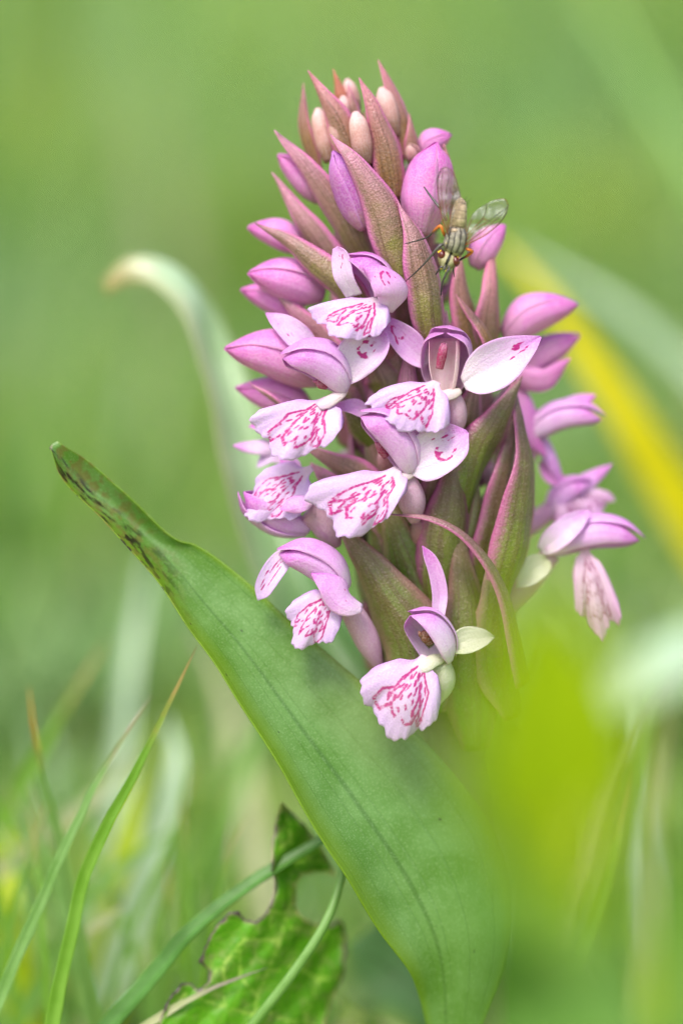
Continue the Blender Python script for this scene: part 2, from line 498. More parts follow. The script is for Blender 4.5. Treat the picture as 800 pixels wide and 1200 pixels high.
def meadow(name, count, dist, hgt, seed, wid, half, matname, pal):
    """a mass of blades, one object; dist = (near, far) cm behind the flower"""
    rs = np.random.RandomState(seed)
    y = dist[0] + (dist[1] - dist[0]) * rs.rand(count) ** 1.7
    x = (rs.rand(count) * 2 - 1) * (half + y * .32)
    h = hgt[0] + (hgt[1] - hgt[0]) * rs.rand(count) ** 1.4
    h = h * (.3 + .7 * np.clip((y - dist[0]) / 45, 0, 1))
    az = rs.rand(count) * 2 * np.pi; lean = .15 + .6 * rs.rand(count)
    wd = wid * (.5 + rs.rand(count)) * (1 + y / 90.)
    seg = 5
    ts = np.linspace(0, 1, seg + 1)
    dx, dy = np.cos(az), np.sin(az)
    sx, sy = -dy, dx
    Vs = np.zeros((count, seg + 1, 3, 3), dtype=np.float32)
    for i, t in enumerate(ts):
        cx = x + dx * lean * h * t ** 2; cy = y + dy * lean * h * t ** 2; cz = h * (t - .25 * lean * t ** 2)
        ww = wd * max(.04, (1 - t ** 2.2)) * .5
        for j, s in enumerate((-1, 0, 1)):
            Vs[:, i, j, 0] = cx + sx * ww * s + (0 if s else 1) * dx * -ww * .4
            Vs[:, i, j, 1] = cy + sy * ww * s + (0 if s else 1) * dy * -ww * .4
            Vs[:, i, j, 2] = cz - .1
    nv = (seg + 1) * 3
    fb = []
    for i in range(seg):
        for j in range(2):
            a = i * 3 + j
            fb.append((a, a + 1, a + 4, a + 3))
    fb = np.array(fb)
    F = (fb[None] + (np.arange(count) * nv)[:, None, None]).reshape(-1, 4)
    me = bpy.data.meshes.new(name)
    me.vertices.add(count * nv); me.vertices.foreach_set('co', Vs.reshape(-1))
    me.loops.add(F.size); me.loops.foreach_set('vertex_index', F.reshape(-1).astype(np.int32))
    me.polygons.add(len(F)); me.polygons.foreach_set('loop_start', np.arange(0, F.size, 4, dtype=np.int32))
    me.polygons.foreach_set('use_smooth', np.ones(len(F), dtype=bool))
    at = me.attributes.new('rnd', 'FLOAT', 'POINT'); at.data.foreach_set('value', np.repeat(rs.rand(count), nv).astype(np.float32))
    at = me.attributes.new('u', 'FLOAT', 'POINT'); at.data.foreach_set('value', np.tile(np.repeat(ts, 3), count).astype(np.float32))
    me.update(); me.validate()
    b = MB(matname); r = b.attr('rnd'); u = b.attr('u')
    ramp = b.n('ShaderNodeValToRGB'); b.l(r, ramp.inputs[0])
    el = ramp.color_ramp.elements
    while len(el) < len(pal): el.new(.5)
    for e, (ps, c) in zip(el, pal): e.position = ps; e.color = c
    patch_n = b.noise(.075, 2)
    col = b.mix(b.rng(patch_n, .44, .58, 0, .75), ramp.outputs[0], srgb(138, 174, 116))
    col = b.mix(b.rng(b.noise(.1, 2, b.vec(b.math('ADD', b.n('ShaderNodeSeparateXYZ').outputs[0], 0), 0, 0)) if False else b.noise(.09, 1, rough=.3), .54, .64, 0, .8), col, srgb(156, 178, 50))
    col = b.mix(b.rng(b.noise(.12, 1), .56, .68, 0, .5), col, srgb(92, 142, 46))
    b.finish(col, .45, .4, .35)
    me.materials.append(b.m)
    o = bpy.data.objects.new(name, me); COL.objects.link(o)
    return o
PAL = [(0, srgb(92, 138, 48)), (.35, srgb(114, 156, 58)), (.6, srgb(130, 168, 78)), (.8, srgb(152, 178, 60)), (.93, srgb(194, 192, 144)), (1, srgb(160, 194, 152))]
o = meadow('meadow_grass', 42000, (18, 330), (4, 10), 3, .28, 9, 'meadow_blades', PAL)
tag(o, 'soft green mass of meadow grass far behind the orchid', 'grass', kind='stuff')
o = meadow('tall_grass', 150, (26, 120), (13, 24), 29, .6, 9, 'tall_blades', PAL)
tag(o, 'scattered taller meadow grass blurred far behind', 'grass', kind='stuff')
o = meadow('short_turf', 2600, (4.5, 20), (2.2, 5.0), 11, .2, 7, 'turf_blades', PAL)
tag(o, 'short blurred turf growing close behind the orchid', 'grass', kind='stuff')

# ------------------------------------------------------------------ the orchid
STEM_TOP = (430, 120, AX_D - .5)
stem_px = [(432, 130, .75), (452, 280, 1.15), (478, 480, 1.3), (505, 700, 1.35), (532, 920, 1.4), (556, 1140, 1.5), (570, 1330, 1.6), (578, 1450, 1.7)]
sb = P(578, 1450, 1.7); 
base = Vector((sb.x, sb.y, 0.0))
orchid = empty('orchid', base)
tag(orchid, 'pink marsh orchid with a dense flower spike, brownish bracts and broad green leaves', 'orchid')
tube('stem', PP(stem_px[::-1]), [.42, .42, .44, .46, .42, .36, .26, .1], M_STEM, orchid, n=50, k=18, nz=.03)

def bud(base, tip, R, mat=M_BUD, opend=None, seed=None, bend=.06, parent=None, name='bud', prof=BUDP):
    s = random.random() * 50 if seed is None else seed
    b, t = P(*base), P(*tip)
    od = opend or V(0, 1, .2)
    e = empty(name, b, orchid)
    for phi, ro in ((0, .012), (118, -.002), (-118, -.016)):
        shell('sepal', b, t, R, od, prof, phi, 72, mat, e, bend=bend, roff=ro, seed=s + phi * .01, m=15, n=20, edge=[1, 1, 1, 1, .98, .9, .85])
    return e

def ringmark(spots, au=1.0, av=.5):
    """marks on a sepal: list of polylines in (u, v)"""
    def f(u, v):
        d = 9.
        for L in spots:
            LL = [(p[0] * au, p[1] * av) for p in L]
            if len(LL) == 1: d = min(d, math.hypot(u * au - LL[0][0], v * av - LL[0][1]))
            else: d = min(d, seg_dist(u * au, v * av, LL))
        return d
    return f
def rand_spots(seed, k=7, loop=True):
    r = random.Random(seed); L = []
    if loop:
        cu, cv = r.uniform(.55, .68), r.uniform(-.1, .15)
        a0 = r.uniform(0, 6)
        L.append([(cu + .13 * math.cos(a0 + t * .7), cv + .36 * math.sin(a0 + t * .7)) for t in range(6)])
    for _ in range(k):
        u0, v0 = r.uniform(.42, .82), r.uniform(-.5, .5)
        L.append([(u0, v0), (u0 + r.uniform(.0, .05), v0 + r.uniform(-.06, .06))])
    return ringmark(L)

def lip_marks(seed):
    r = random.Random(seed); L = []
    j = lambda a: a + r.uniform(-.04, .04)
    for s in (-1, 1):
        L.append([(s * j(.05), .16), (s * j(.13), j(.30)), (s * j(.22), j(.42)), (s * j(.31), j(.55)), (s * j(.34), j(.66)), (s * j(.27), j(.73)), (s * j(.2), j(.68))])
        L.append([(s * j(.07), j(.36)), (s * j(.11), j(.5)), (s * j(.16), j(.6)), (s * j(.15), j(.72)), (s * j(.08), j(.78)), (s * j(.03), j(.72))])
        if r.random() < .6:
            L.append([(s * j(.17), j(.46)), (s * j(.24), j(.58)), (s * j(.22), j(.64))])
    for a in (-.42, -.27, -.12, 0.02, .14, .29, .43):
        t = r.uniform(.2, .3)
        while t < .68:
            ln = r.uniform(.03, .08); aa = a + r.uniform(-.04, .04)
            L.append([(t * math.sin(aa), t * math.cos(aa)), ((t + ln) * math.sin(aa + r.uniform(-.06, .06)), (t + ln) * math.cos(aa))])
            t += ln + r.uniform(.05, .1)
    return L
def lip(base, Lp, Rp, Mp, parent, seed, mat=M_LIP, n=34, m=61, thick=.02, droop=.14, wav=.04):
    """three-lobed fan-shaped lip"""
    B, L, R, M = P(*base), P(*Lp), P(*Rp), P(*Mp)
    T = M - B
    rr = random.Random(seed)
    sx, sy = .56, .52                    # place of the side lobes in the pattern
    X = (R - L) / (2 * sx)
    bend = ((L + R) * .5 - (B + T * sy)) / (sx * sx)
    AM = 1.02
    Nref = X.cross(T).normalized()
    if Nref.dot(Fv) > 0: Nref = -Nref
    ml = lip_marks(seed)
    ph = [rr.uniform(0, 6) for _ in range(6)]
    G, MK = [], {}
    for i in range(n + 1):
        rho = i / n
        row = []
        for jj in range(m):
            v = 2 * jj / (m - 1) - 1
            fl = min(1, rho / .62); fl = fl * fl * (3 - 2 * fl)
            a = AM * v * (.42 + .58 * fl)
            b_ = AM * v
            Rr = .84 + .14 * math.exp(-(b_ / .24) ** 2) - .035 * math.exp(-((abs(b_) - .40) / .11) ** 2) - .05 * max(0, abs(b_) - .7) / .3
            Rr += rho * (.014 * math.sin(23 * b_ + ph[0]) + .014 * math.sin(43 * b_ + ph[1]) + .012 * math.sin(9 * b_ + ph[2]))
            Rr *= 1 - .34 * max(0, (abs(b_) - .66) / .36) ** 2
            x, y = rho * Rr * math.sin(a) + .06 * v * (1 - rho), rho * Rr * math.cos(a)
            p = B + X * x + T * y + bend * (x * x)
            W = X.length
            p = p + Nref * (W * droop * 1.3 * (rho * (1 - rho))) - Nref * (W * .10 * rho ** 4)
            p = p + Nref * (W * wav * rho ** 3 * (.8 * math.cos(7.8 * b_ + .4 * math.sin(ph[3])) + .8 * math.sin(15 * b_ + ph[4]) * rho ** 2))
            p = p + Nref * (W * .025 * math.exp(-(b_ / .22) ** 2) * math.sin(3.1 * min(1, rho * 1.2)))
            row.append(p + wob(p, 3.2, .014, seed * 3.1))
            MK[(i, jj)] = min(seg_dist(x, y, q) for q in ml)
        G.append(row)
    def mk(u, v):
        return MK[(int(round(u * n)), int(round((v + 1) / 2 * (m - 1))))]
    return grid_shell('lip', G, normals(G), thick, mat, parent, mk)

def sepal(parent, pts, w, marks=None, mat=M_SEP, facing=None, prof=OVAL, ang=40, sign=-1, seed=None, name='sepal', tw=0.):
    return blade(name, PP(pts), w / 100, facing or V(0, -.2, -1), prof, mat, parent, ang=ang, sign=sign, n=26, m=17, seed=random.random() * 30 if seed is None else seed,
                 mark=marks, wave=.05, nz=.02, tw=tw, rib=.03)

def hood(parent, base, tip, R, opend, mat=M_HOOD, bend=.12, seed=0., cover=1.0, top=58):
    b, t = P(*base), P(*tip)
    shell('dorsal_sepal', b, t, R, opend, HOODP, 0, top * cover, mat, parent, bend=bend, roff=.016, seed=seed, edge=[.9, 1, 1, 1, 1, .95, .9])
    for s in (-1, 1):
        shell('petal', b, t.lerp(b, .06), R * .97, opend, HOODP, s * 78 * cover, 50 * cover, mat, parent, bend=bend, roff=-.012, seed=seed + 3 * s, edge=[.8, 1, 1.05, 1.05, 1, .9, .8])

def throat(parent, at, to, r, mat=M_THROAT, opend=None):
    b, t = P(*at), P(*to)
    shell('throat', b, t, r * .8, opend or V(0, 0, -1), [.5, .8, 1, 1.08, 1.1], 0, 118, mat, parent, bend=0, n=12, m=17, thick=.02)
def neck(parent, pts, w, mat=M_THROAT):
    blade('throat', PP(pts), w / 100, V(-.2, -.5, -1), [.5, .8, .9, .9, .95, .9, .6], mat, parent, ang=42, sign=1, n=14, m=11, thick=.02, nz=.03)
def column(parent, at, tip, r, mat=M_COL):
    a, t = P(*at), P(*tip)
    tube('column', [a, a.lerp(t, .5), t], [r * .9, r * 1.05, r * 1.2, r * .9, r * .2], mat, parent, n=12, k=10, nz=.01, flat=.8)
    for s in (-1, 1):
        q = V(s, 0, -.4) * r * .62
        tube('pollinium', [a.lerp(t, .35) + q, a.lerp(t, .7) + q * 1.2, t + q * .8], [r * .25, r * .42, r * .2], mat, parent, n=8, k=8)

def flower(at, label=None):
    e = empty('flower', P(*at), orchid)
    if label: e['label'] = label
    return e

# --- F1, upper middle
f = flower((440, 355, .2), 'open flower with a folded hood, uppermost of the open ones')
hood(f, (448, 362, .22), (408, 297, .0), .23, V(-.75, .35, -.5), seed=1)
sepal(f, [(456, 366, .05), (462, 344, -.18), (447, 322, -.22), (424, 312, -.12)], 46, rand_spots(1, 3), M_HOOD, V(.3, -.1, -1), ang=48, sign=1)
sepal(f, [(414, 348, .12), (404, 325, .02), (399, 303, .0), (393, 290, .03)], 26, rand_spots(2, 5, False), M_SEP, V(-.4, 0, -1), prof=[.8, .85, .9, .95, .95, .85, .3], ang=20)
lip((442, 350, .08), (364, 358, -.02), (452, 380, -.25), (398, 394, -.32), f, 21)
neck(f, [(452, 362, .1), (440, 357, 0), (428, 358, -.05)], 16)
# --- F2
f = flower((388, 462, .1), 'open flower with a rounded spotted sepal raised to one side')
hood(f, (404, 456, .12), (330, 411, -.12), .25, V(-.3, 1, -.02), seed=2, bend=.14, cover=1.08)
sepal(f, [(402, 447, .08), (414, 425, .0), (432, 404, -.02), (446, 379, .04)], 50, rand_spots(3, 6), prof=[.3, .8, 1.05, 1.1, 1.0, .75, .2], facing=V(.1, -.1, -1))
sepal(f, [(372, 415, .32), (350, 397, .26), (330, 380, .26), (311, 367, .32)], 34, rand_spots(4, 4, False), facing=V(-.3, -.5, -.8))
lip((386, 466, .05), (300, 480, -.2), (396, 506, -.3), (327, 537, -.34), f, 22)
neck(f, [(406, 455, .06), (391, 465, -.06), (373, 474, -.09)], 20)
column(f, (384, 452, .04), (369, 446, -.02), .055)
sepal(f, [(432, 486, .3), (415, 478, .25), (392, 476, .25)], 22, None, M_HOOD, V(0, -.4, -1))
# --- F3
f = flower((515, 450, .15), 'wide open flower facing the viewer with a pointed sepal spread sideways')
hood(f, (521, 458, .24), (522, 384, -.20), .31, V(-.22, .45, -.85), mat=M_HOODP, seed=3, bend=.10, top=66, cover=.8)
sepal(f, [(543, 450, .02), (566, 437, -.06), (600, 415, -.1), (634, 394, -.04)], 56, ringmark([[(.58, .1), (.62, .16)], [(.7, .1), (.78, .2), (.84, .05)], [(.74, -.25), (.7, -.1), (.66, -.3), (.72, -.42), (.79, -.36)]]), prof=[.3, .85, 1.05, 1.0, .8, .5, .05], facing=V(.05, -.1, -1))
sepal(f, [(500, 428, .26), (480, 405, .2), (463, 388, .2), (448, 370, .26)], 36, rand_spots(6, 6), M_HOOD, V(-.1, -.3, -1))
lip((512, 448, .0), (432, 462, -.2), (522, 498, -.32), (462, 500, -.36), f, 23)
throat(f, (520, 468, .10), (520, 398, -.04), .2, M_INNER, opend=V(-.25, .3, -.9))
neck(f, [(540, 458, .02), (524, 462, -.07), (506, 468, -.1)], 18)
column(f, (515, 432, -.02), (520, 402, -.10), .05)
tube('spur', PP([(526, 458, .12), (534, 480, .16), (533, 512, .24)]), [.09, .12, .12, .05], M_SPUR, f)
# --- F4
f = flower((468, 550, .1), 'open flower below the middle with its lip hanging straight')
hood(f, (480, 552, .1), (425, 479, -.12), .25, V(-.7, .75, -.08), seed=4, bend=.12, cover=1.08)
sepal(f, [(478, 548, .03), (497, 538, -.06), (522, 524, -.08), (547, 506, -.02)], 58, rand_spots(8, 8), prof=[.3, .85, 1.05, 1.05, .95, .7, .1], facing=V(.05, -.1, -1))
lip((466, 548, .0), (364, 566, -.2), (466, 588, -.32), (402, 630, -.36), f, 24)
neck(f, [(484, 550, .04), (469, 556, -.06), (452, 566, -.1)], 20)
column(f, (452, 535, .06), (442, 518, -.05), .05)
tube('spur', PP([(468, 552, .12), (480, 578, .16), (486, 612, .26)]), [.10, .15, .16, .06], M_SPUR, f)
# --- F5, lowest
f = flower((505, 765, .1), 'lowest open flower with a brown column and one narrow upright sepal')
hood(f, (520, 776, .14), (480, 716, -.1), .25, V(-.6, .5, -.6), mat=M_SEP, seed=5, bend=.08)
sepal(f, [(514, 722, .12), (515, 695, .1), (508, 665, .06), (494, 640, .06)], 19, None, M_HOOD, prof=STRAP)
sepal(f, [(526, 762, .1), (545, 752, .14), (562, 748, .18), (580, 746, .22)], 34, None, M_SEPW)
lip((498, 768, .02), (424, 796, -.18), (514, 836, -.2), (458, 868, -.3), f, 25)
neck(f, [(520, 768, .06), (506, 773, -.04), (490, 784, -.07)], 20, M_SEPW)
column(f, (505, 752, .06), (494, 740, -.03), .07, M_COLB)
tube('spur', PP([(515, 778, .15), (519, 800, .2), (513, 826, .3)]), [.13, .15, .11, .02], M_SEPW, f)
# --- F6
f = flower((395, 690, .2), 'side-on flower low on the spike beside the big leaf')
hood(f, (402, 694, .18), (327, 640, .0), .22, V(-.3, .95, .1), seed=6, bend=.12, cover=1.15, top=62)
sepal(f, [(424, 712, -.02), (405, 700, -.14), (385, 682, -.18), (364, 672, -.12)], 44, ringmark([[(.35, .3)], [(.42, .4)], [(.3, -.1)]]), M_HOOD, V(-.1, -.6, -.8), ang=45, sign=1)
sepal(f, [(340, 648, .14), (328, 660, .08), (314, 682, .06), (303, 704, .1)], 28, ringmark([[(.2, .2), (.5, .3)], [(.3, -.3), (.7, -.2)], [(.5, .5), (.8, .3)], [(.15, -.1), (.35, .0)], [(.7, .1), (.8, .15)]], 1.0, .5), M_LIP, V(-.3, 0, -1), prof=STRAP)
lip((392, 690, .1), (340, 706, .02), (394, 742, -.1), (345, 760, -.1), f, 26)
tube('spur', PP([(405, 705, .25), (425, 740, .32), (445, 785, .45)]), [.12, .15, .14, .04], M_SPUR, f)
# --- F7
f = flower((362, 575, .4), 'tilted flower on the shaded side with its striped lip seen edge-on')
lip((366, 548, .35), (312, 546, .3), (352, 600, .0), (286, 606, .1), f, 27, m=51)
hood(f, (362, 618, .45), (279, 577, .22), .2, V(.2, -.9, -.3), seed=7, bend=.06)
sepal(f, [(366, 586, .06), (350, 588, -.04), (328, 598, -.02)], 26, None, M_HOOD, V(0, -.5, -1), ang=40, sign=1)
sepal(f, [(352, 552, .5), (340, 545, .5), (328, 538, .52)], 20, None, M_HOOD)
tube('spur', PP([(360, 600, .35), (378, 612, .4), (396, 640, .5)]), [.14, .17, .16, .05], M_SPUR, f)

# --- buds on the left flank
bud((378, 348, .75), (292, 317, .5), .24, opend=V(-.1, 1, -.1))
bud((356, 374, .95), (283, 337, .8), .17)
bud((372, 446, .65), (266, 402, .42), .285, bend=.1)
bud((366, 486, .9), (277, 452, .8), .2)
bud((356, 292, .9), (291, 264, .8), .16)
f = flower((330, 520, .8), 'small half-hidden flower at the spike\'s edge')
sepal(f, [(330, 514, .8), (312, 500, .72), (292, 500, .7)], 26, None, M_HOOD, V(0, -.6, -1))
sepal(f, [(332, 528, .8), (306, 522, .72), (275, 523, .72)], 24, None, M_SEP, V(0, -.6, -1), ang=40, sign=1)
sepal(f, [(338, 540, .8), (318, 534, .75), (300, 548, .75)], 20, None, M_LIP)
# --- buds at the top
bud((428, 268, .35), (391, 177, .18), .205, M_BUDV, V(-.4, 0, -1))
bud((494, 275, .35), (511, 167, .2), .285, M_BUD, V(.2, 0, -1), prof=[.4, .75, 1, 1.02, .95, .68, .05])
bud((374, 236, .8), (327, 180, .65), .165)
bud((492, 178, .75), (528, 156, .65), .13)
bud((484, 190, .6), (480, 168, .5), .08, M_BUDW)
for a, t, r in (((428, 192, .35), (416, 130, .3), .115), ((462, 160, .6), (447, 102, .58), .11), ((386, 190, .62), (372, 126, .64), .105), ((400, 180, .55), (388, 128, .5), .09), ((418, 130, .8), (406, 92, .75), .075), ((404, 150, .6), (402, 112, .6), .07)):
    bud(a, t, r, M_BUDW, V(0, 0, 1), prof=CREAMP)
# --- right flank
bud((590, 396, .95), (673, 352, .95), .225, opend=V(.2, 1, 0), bend=.1)
bud((606, 444, 1.25), (678, 390, 1.2), .17, opend=V(.5, 1, 0))
bud((556, 314, .8), (589, 262, .75), .165)
f = flower((625, 510, 1.25), 'pink flower turned away on the far flank, upper one')
hood(f, (622, 512, 1.25), (708, 484, 1.1), .19, V(.2, 1, -.1), seed=8)
sepal(f, [(636, 486, 1.25), (664, 474, 1.15), (698, 463, 1.15)], 30, None, M_HOOD, V(.2, -.6, -.8), ang=40, sign=1)
sepal(f, [(604, 444, 1.3), (616, 476, 1.2), (640, 496, 1.2)], 30, None, M_BUD, V(.6, 0, -.8), ang=40, sign=1)
tube('ovary', PP([(560, 560, 1.3), (605, 545, 1.35), (630, 510, 1.25)]), [.12, .14, .1], M_SPUR, f)
f = flower((612, 440, 1.2), 'pink petals crowded between the dark bracts and the far flank')
sepal(f, [(596, 420, 1.1), (612, 440, 1.0), (640, 446, 1.0), (668, 420, 1.05)], 34, None, M_BUD, V(.3, .3, -1), ang=45, sign=1)
sepal(f, [(600, 440, 1.2), (612, 470, 1.1), (622, 505, 1.1), (640, 535, 1.15)], 34, None, M_BUD, V(.5, 0, -1), ang=45, sign=1)
sepal(f, [(606, 480, 1.3), (630, 510, 1.25), (648, 540, 1.25), (660, 570, 1.25)], 26, None, M_HOOD, V(.5, 0, -1), ang=45, sign=1)
tube('ovary', PP([(545, 520, 1.3), (580, 490, 1.3), (606, 446, 1.2)]), [.12, .15, .1], M_SPUR, f)
f = flower((650, 590, 1.4), 'pink flower turned away on the far flank, middle one')
sepal(f, [(648, 592, 1.4), (676, 570, 1.3), (716, 544, 1.3)], 26, None, M_HOOD, V(.2, -.6, -.8), ang=40, sign=1)
hood(f, (648, 608, 1.45), (690, 560, 1.25), .17, V(.7, .7, -.2), seed=9)
lip((660, 572, 1.35), (652, 616, 1.2), (716, 578, 1.3), (700, 606, 1.2), f, 31, M_LIPR)
sepal(f, [(634, 540, 1.35), (646, 558, 1.3), (668, 566, 1.3)], 22, None, M_BUD, V(.4, 0, -1))
tube('ovary', PP([(570, 640, 1.4), (620, 615, 1.45), (655, 590, 1.4)]), [.12, .14, .1], M_SPUR, f)
f = flower((648, 645, .85), 'pink flower jutting out sideways with a drooping lip, lowest on its flank')
hood(f, (640, 648, .85), (754, 626, .8), .22, V(.1, 1, -.15), seed=10, bend=.1)
sepal(f, [(634, 646, .8), (660, 624, .62), (692, 598, .65)], 34, None, M_SEP, V(-.1, -.3, -1))
lip((684, 634, .8), (672, 704, .68), (726, 712, .7), (704, 752, .66), f, 32, M_LIPR, m=51, wav=.07)
sepal(f, [(640, 655, .8), (625, 668, .7), (605, 688, .7)], 34, None, M_SEPW)
tube('ovary', PP([(570, 730, 1.2), (612, 690, 1.05), (645, 650, .9)]), [.14, .16, .12], M_SPUR, f)

# --- bracts: (spine base -> tip), width px, material
BR = [
 ([(470, 345, .25), (462, 290, .10), (438, 225, -.02), (408, 180, .0), (387, 157, .06)], 58, M_BR, 60),
 ([(432, 318, .7), (405, 262, .5), (362, 200, .42), (322, 151, .45)], 46, M_BR, 55),
 ([(410, 345, .8), (378, 290, .65), (345, 245, .6), (318, 201, .65)], 42, M_BR, 55),
 ([(432, 382, .35), (398, 333, .25), (350, 292, .28), (297, 260, .4)], 46, M_BR, 60),
 ([(424, 205, .5), (405, 160, .38), (384, 118, .36), (362, 81, .42)], 44, M_BRT, 55),
 ([(462, 232, .4), (454, 185, .28), (440, 135, .24), (421, 90, .3)], 44, M_BRT, 58),
 ([(478, 185, .65), (470, 140, .55), (458, 105, .55), (444, 71, .6)], 26, M_BRT, 50),
 ([(374, 200, .75), (358, 160, .7), (354, 128, .7), (355, 98, .72)], 20, M_BRT, 50),
 ([(412, 150, .7), (402, 118, .65), (397, 98, .65), (391, 80, .68)], 20, M_BRO, 50),
 ([(418, 150, .6), (412, 124, .56), (408, 98, .58)], 20, M_BRT, 50),
 ([(508, 408, .3), (502, 350, .08), (490, 290, .0), (467, 233, .06)], 56, M_BR, 60),
 ([(492, 200, .6), (484, 165, .55), (480, 132, .56)], 22, M_BRT, 50),
 ([(545, 280, .55), (532, 225, .5), (520, 170, .52)], 26, M_BRT, 50),
 ([(572, 430, .75), (578, 380, .6), (580, 335, .6), (574, 298, .66)], 62, M_BRT, 62),
 ([(582, 425, .45), (568, 392, .3), (552, 368, .3), (534, 343, .36)], 20, M_BRT, 40),
 ([(556, 420, .6), (548, 370, .5), (540, 330, .5), (536, 290, .6)], 44, M_BRT, 55),
 ([(545, 600, .5), (560, 540, .35), (585, 490, .3), (612, 440, .4)], 66, M_BRP, 48),
 ([(585, 720, .55), (606, 640, .35), (618, 540, .35), (602, 440, .5)], 66, M_BRP, 48),
 ([(560, 690, .65), (580, 610, .55), (600, 520, .55), (598, 450, .62)], 46, M_BRP, 45),
 ([(515, 720, .55), (524, 630, .32), (532, 560, .28), (536, 505, .34)], 78, M_BRP, 58),
 ([(505, 840, .5), (480, 745, .28), (440, 675, .26), (392, 606, .34)], 92, M_BRG, 50),
 ([(560, 480, .7), (528, 470, .62), (545, 420, .6), (560, 380, .65)], 50, M_BR, 45),
 ([(482, 480, .55), (470, 430, .5), (458, 395, .5), (440, 360, .55)], 60, M_BR, 45),
 ([(440, 480, .6), (452, 450, .45), (440, 425, .45), (425, 400, .5)], 60, M_BR, 45),
 ([(470, 640, .6), (430, 570, .5), (390, 540, .45), (352, 520, .5)], 54, M_BR, 45),
 ([(425, 620, .7), (400, 590, .55), (380, 560, .5), (362, 540, .55)], 46, M_BR, 45),
 ([(430, 520, .75), (390, 420, .65), (350, 370, .6), (318, 340, .65)], 54, M_BR, 50),
 ([(350, 492, .62), (326, 476, .5), (308, 462, .46), (291, 448, .48)], 18, M_BR, 50),
 ([(520, 600, .6), (520, 560, .5), (515, 520, .5), (505, 480, .55)], 60, M_BR, 50),
 ([(560, 880, .6), (552, 780, .42), (546, 690, .36), (532, 600, .44)], 78, M_BRG, 50),
 ([(505, 720, .6), (478, 660, .46), (462, 620, .44), (446, 570, .5)], 66, M_BRG, 50),
 ([(606, 840, .6), (588, 760, .45), (584, 690, .42), (590, 610, .5)], 76, M_BRG, 50),
 ([(440, 520, .6), (424, 500, .42), (412, 482, .4), (396, 462, .46)], 44, M_BRP, 50),
 ([(500, 540, .6), (496, 505, .46), (494, 480, .44), (486, 440, .5)], 60, M_BRP, 50),
 ([(545, 520, .5), (552, 490, .42), (556, 468, .4), (560, 440, .46)], 44, M_BR, 50),
]
rgb_ = random.Random(12)
for i, (sp, wd, mt, an) in enumerate(BR):
    mx = sum(p[0] for p in sp) / len(sp); my = sum(p[1] for p in sp) / len(sp)
    o = blade('bract', PP(sp), wd / 100, outward(mx, my, 1.6), LANCE, mt, orchid, ang=an, sign=1, n=28, m=15, thick=.03, seed=i * 1.3, nz=.035, rib=-.04, wave=.06, tw=rgb_.uniform(-.5, .5))
# the long bract that arches over the gap
blade('bract', PP([(618, 800, .3), (590, 690, .0), (548, 630, -.12), (505, 607, -.1), (452, 602, .02)]), .26, V(.35, -.8, -.5), [1.5, 1.4, 1.2, .95, .7, .45, .05], M_BRP, orchid, ang=50, sign=1, n=34, m=11, thick=.03)

# --- inner bracts and ovaries spiralling round the stem (they close the gaps)
ST = spline(PP(stem_px), 200)
rg = random.Random(5)
for i in range(64):
    t = i / 63
    idx = int(8 + t * 96)
    c = ST[idx]
    a = i * 2.39996
    out = (Rv * math.sin(a) - Fv * math.cos(a))
    rr = .32 + .52 * min(1, t * 2.2)
    L = .55 + .75 * min(1, t * 1.6)
    p0 = c - Uv * .35 + out * .12
    p1 = c + out * rr * .85 + Uv * .05
    p2 = c + out * rr * 1.15 + Uv * (L * .55)
    p3 = c + out * rr * 1.12 + Uv * L
    mt = M_BRT if t < .3 else (M_BR if t < .7 else M_BRG)
    blade('bract', [p0, p1, p2, p3], .34 + .3 * min(1, t * 1.5), out, LANCE, mt, orchid, ang=55, sign=1, n=14, m=9, thick=.03, seed=i, nz=.02)
    if t > .15:
        q = c + out * (rr * 1.05) + Uv * .3 + (Rv * math.cos(a) + Fv * math.sin(a)) * .14
        tube('ovary', [c - Uv * .2, c.lerp(q, .55) - Uv * .02, q, q + Uv * .2], [.1, .14, .13, .06], M_OV, orchid, n=10, k=10, ribs=3, nz=.01)
for i in range(16):                       # buds on the far side
    t = i / 15; c = ST[int(14 + t * 80)]
    a = math.pi + (i * 2.4 % 2.2 - 1.1)
    out = (Rv * math.sin(a) - Fv * math.cos(a))
    b0 = c + out * (.4 + .3 * t); t0 = b0 + out * (.4 + .3 * t) + Uv * .45
    e = empty('bud', b0, orchid)
    for phi in (0, 118, -118):
        shell('sepal', b0, t0, .16 + .06 * t, -Uv, BUDP, phi, 72, M_BUD, e, bend=.06, n=12, m=9, seed=i)

# --- leaves of the orchid
A = [(500, 1200, .9), (480, 1140, .35), (440, 1083, .05), (392, 1008, -.2), (338, 918, -.25), (280, 822, -.2), (226, 742, -.1), (178, 674, .0), (122, 612, .05), (74, 564, .1), (61, 529, .15)]
B = [(565, 1205, .9), (598, 1110, .6), (590, 995, .48), (526, 900, .42), (430, 806, .42), (352, 738, .38), (285, 676, .35), (232, 640, .35), (198, 626, .33), (116, 549, .28), (68, 517, .17)]
Mm = [(522, 1215, .9), (516, 1122, .58), (482, 1040, .4), (428, 956, .28), (360, 864, .24), (296, 778, .28), (234, 702, .36), (190, 652, .42), (146, 610, .45), (98, 568, .38), (60, 523, .17)]
patch('leaf', PP(A), PP(Mm), PP(B), M_LEAF, orchid, n=110, m=41, thick=.06, nz=.02)['label'] = 'broad green leaf with dark spots near its tip, crossing in front'
A = [(560, 1230, 1.5), (470, 1020, 1.6), (405, 880, 2.0), (350, 770, 2.4), (300, 680, 2.7), (268, 580, 3.0), (246, 470, 3.2), (222, 385, 3.4), (196, 348, 3.5), (166, 332, 3.6), (142, 334, 3.7), (124, 346, 3.75)]
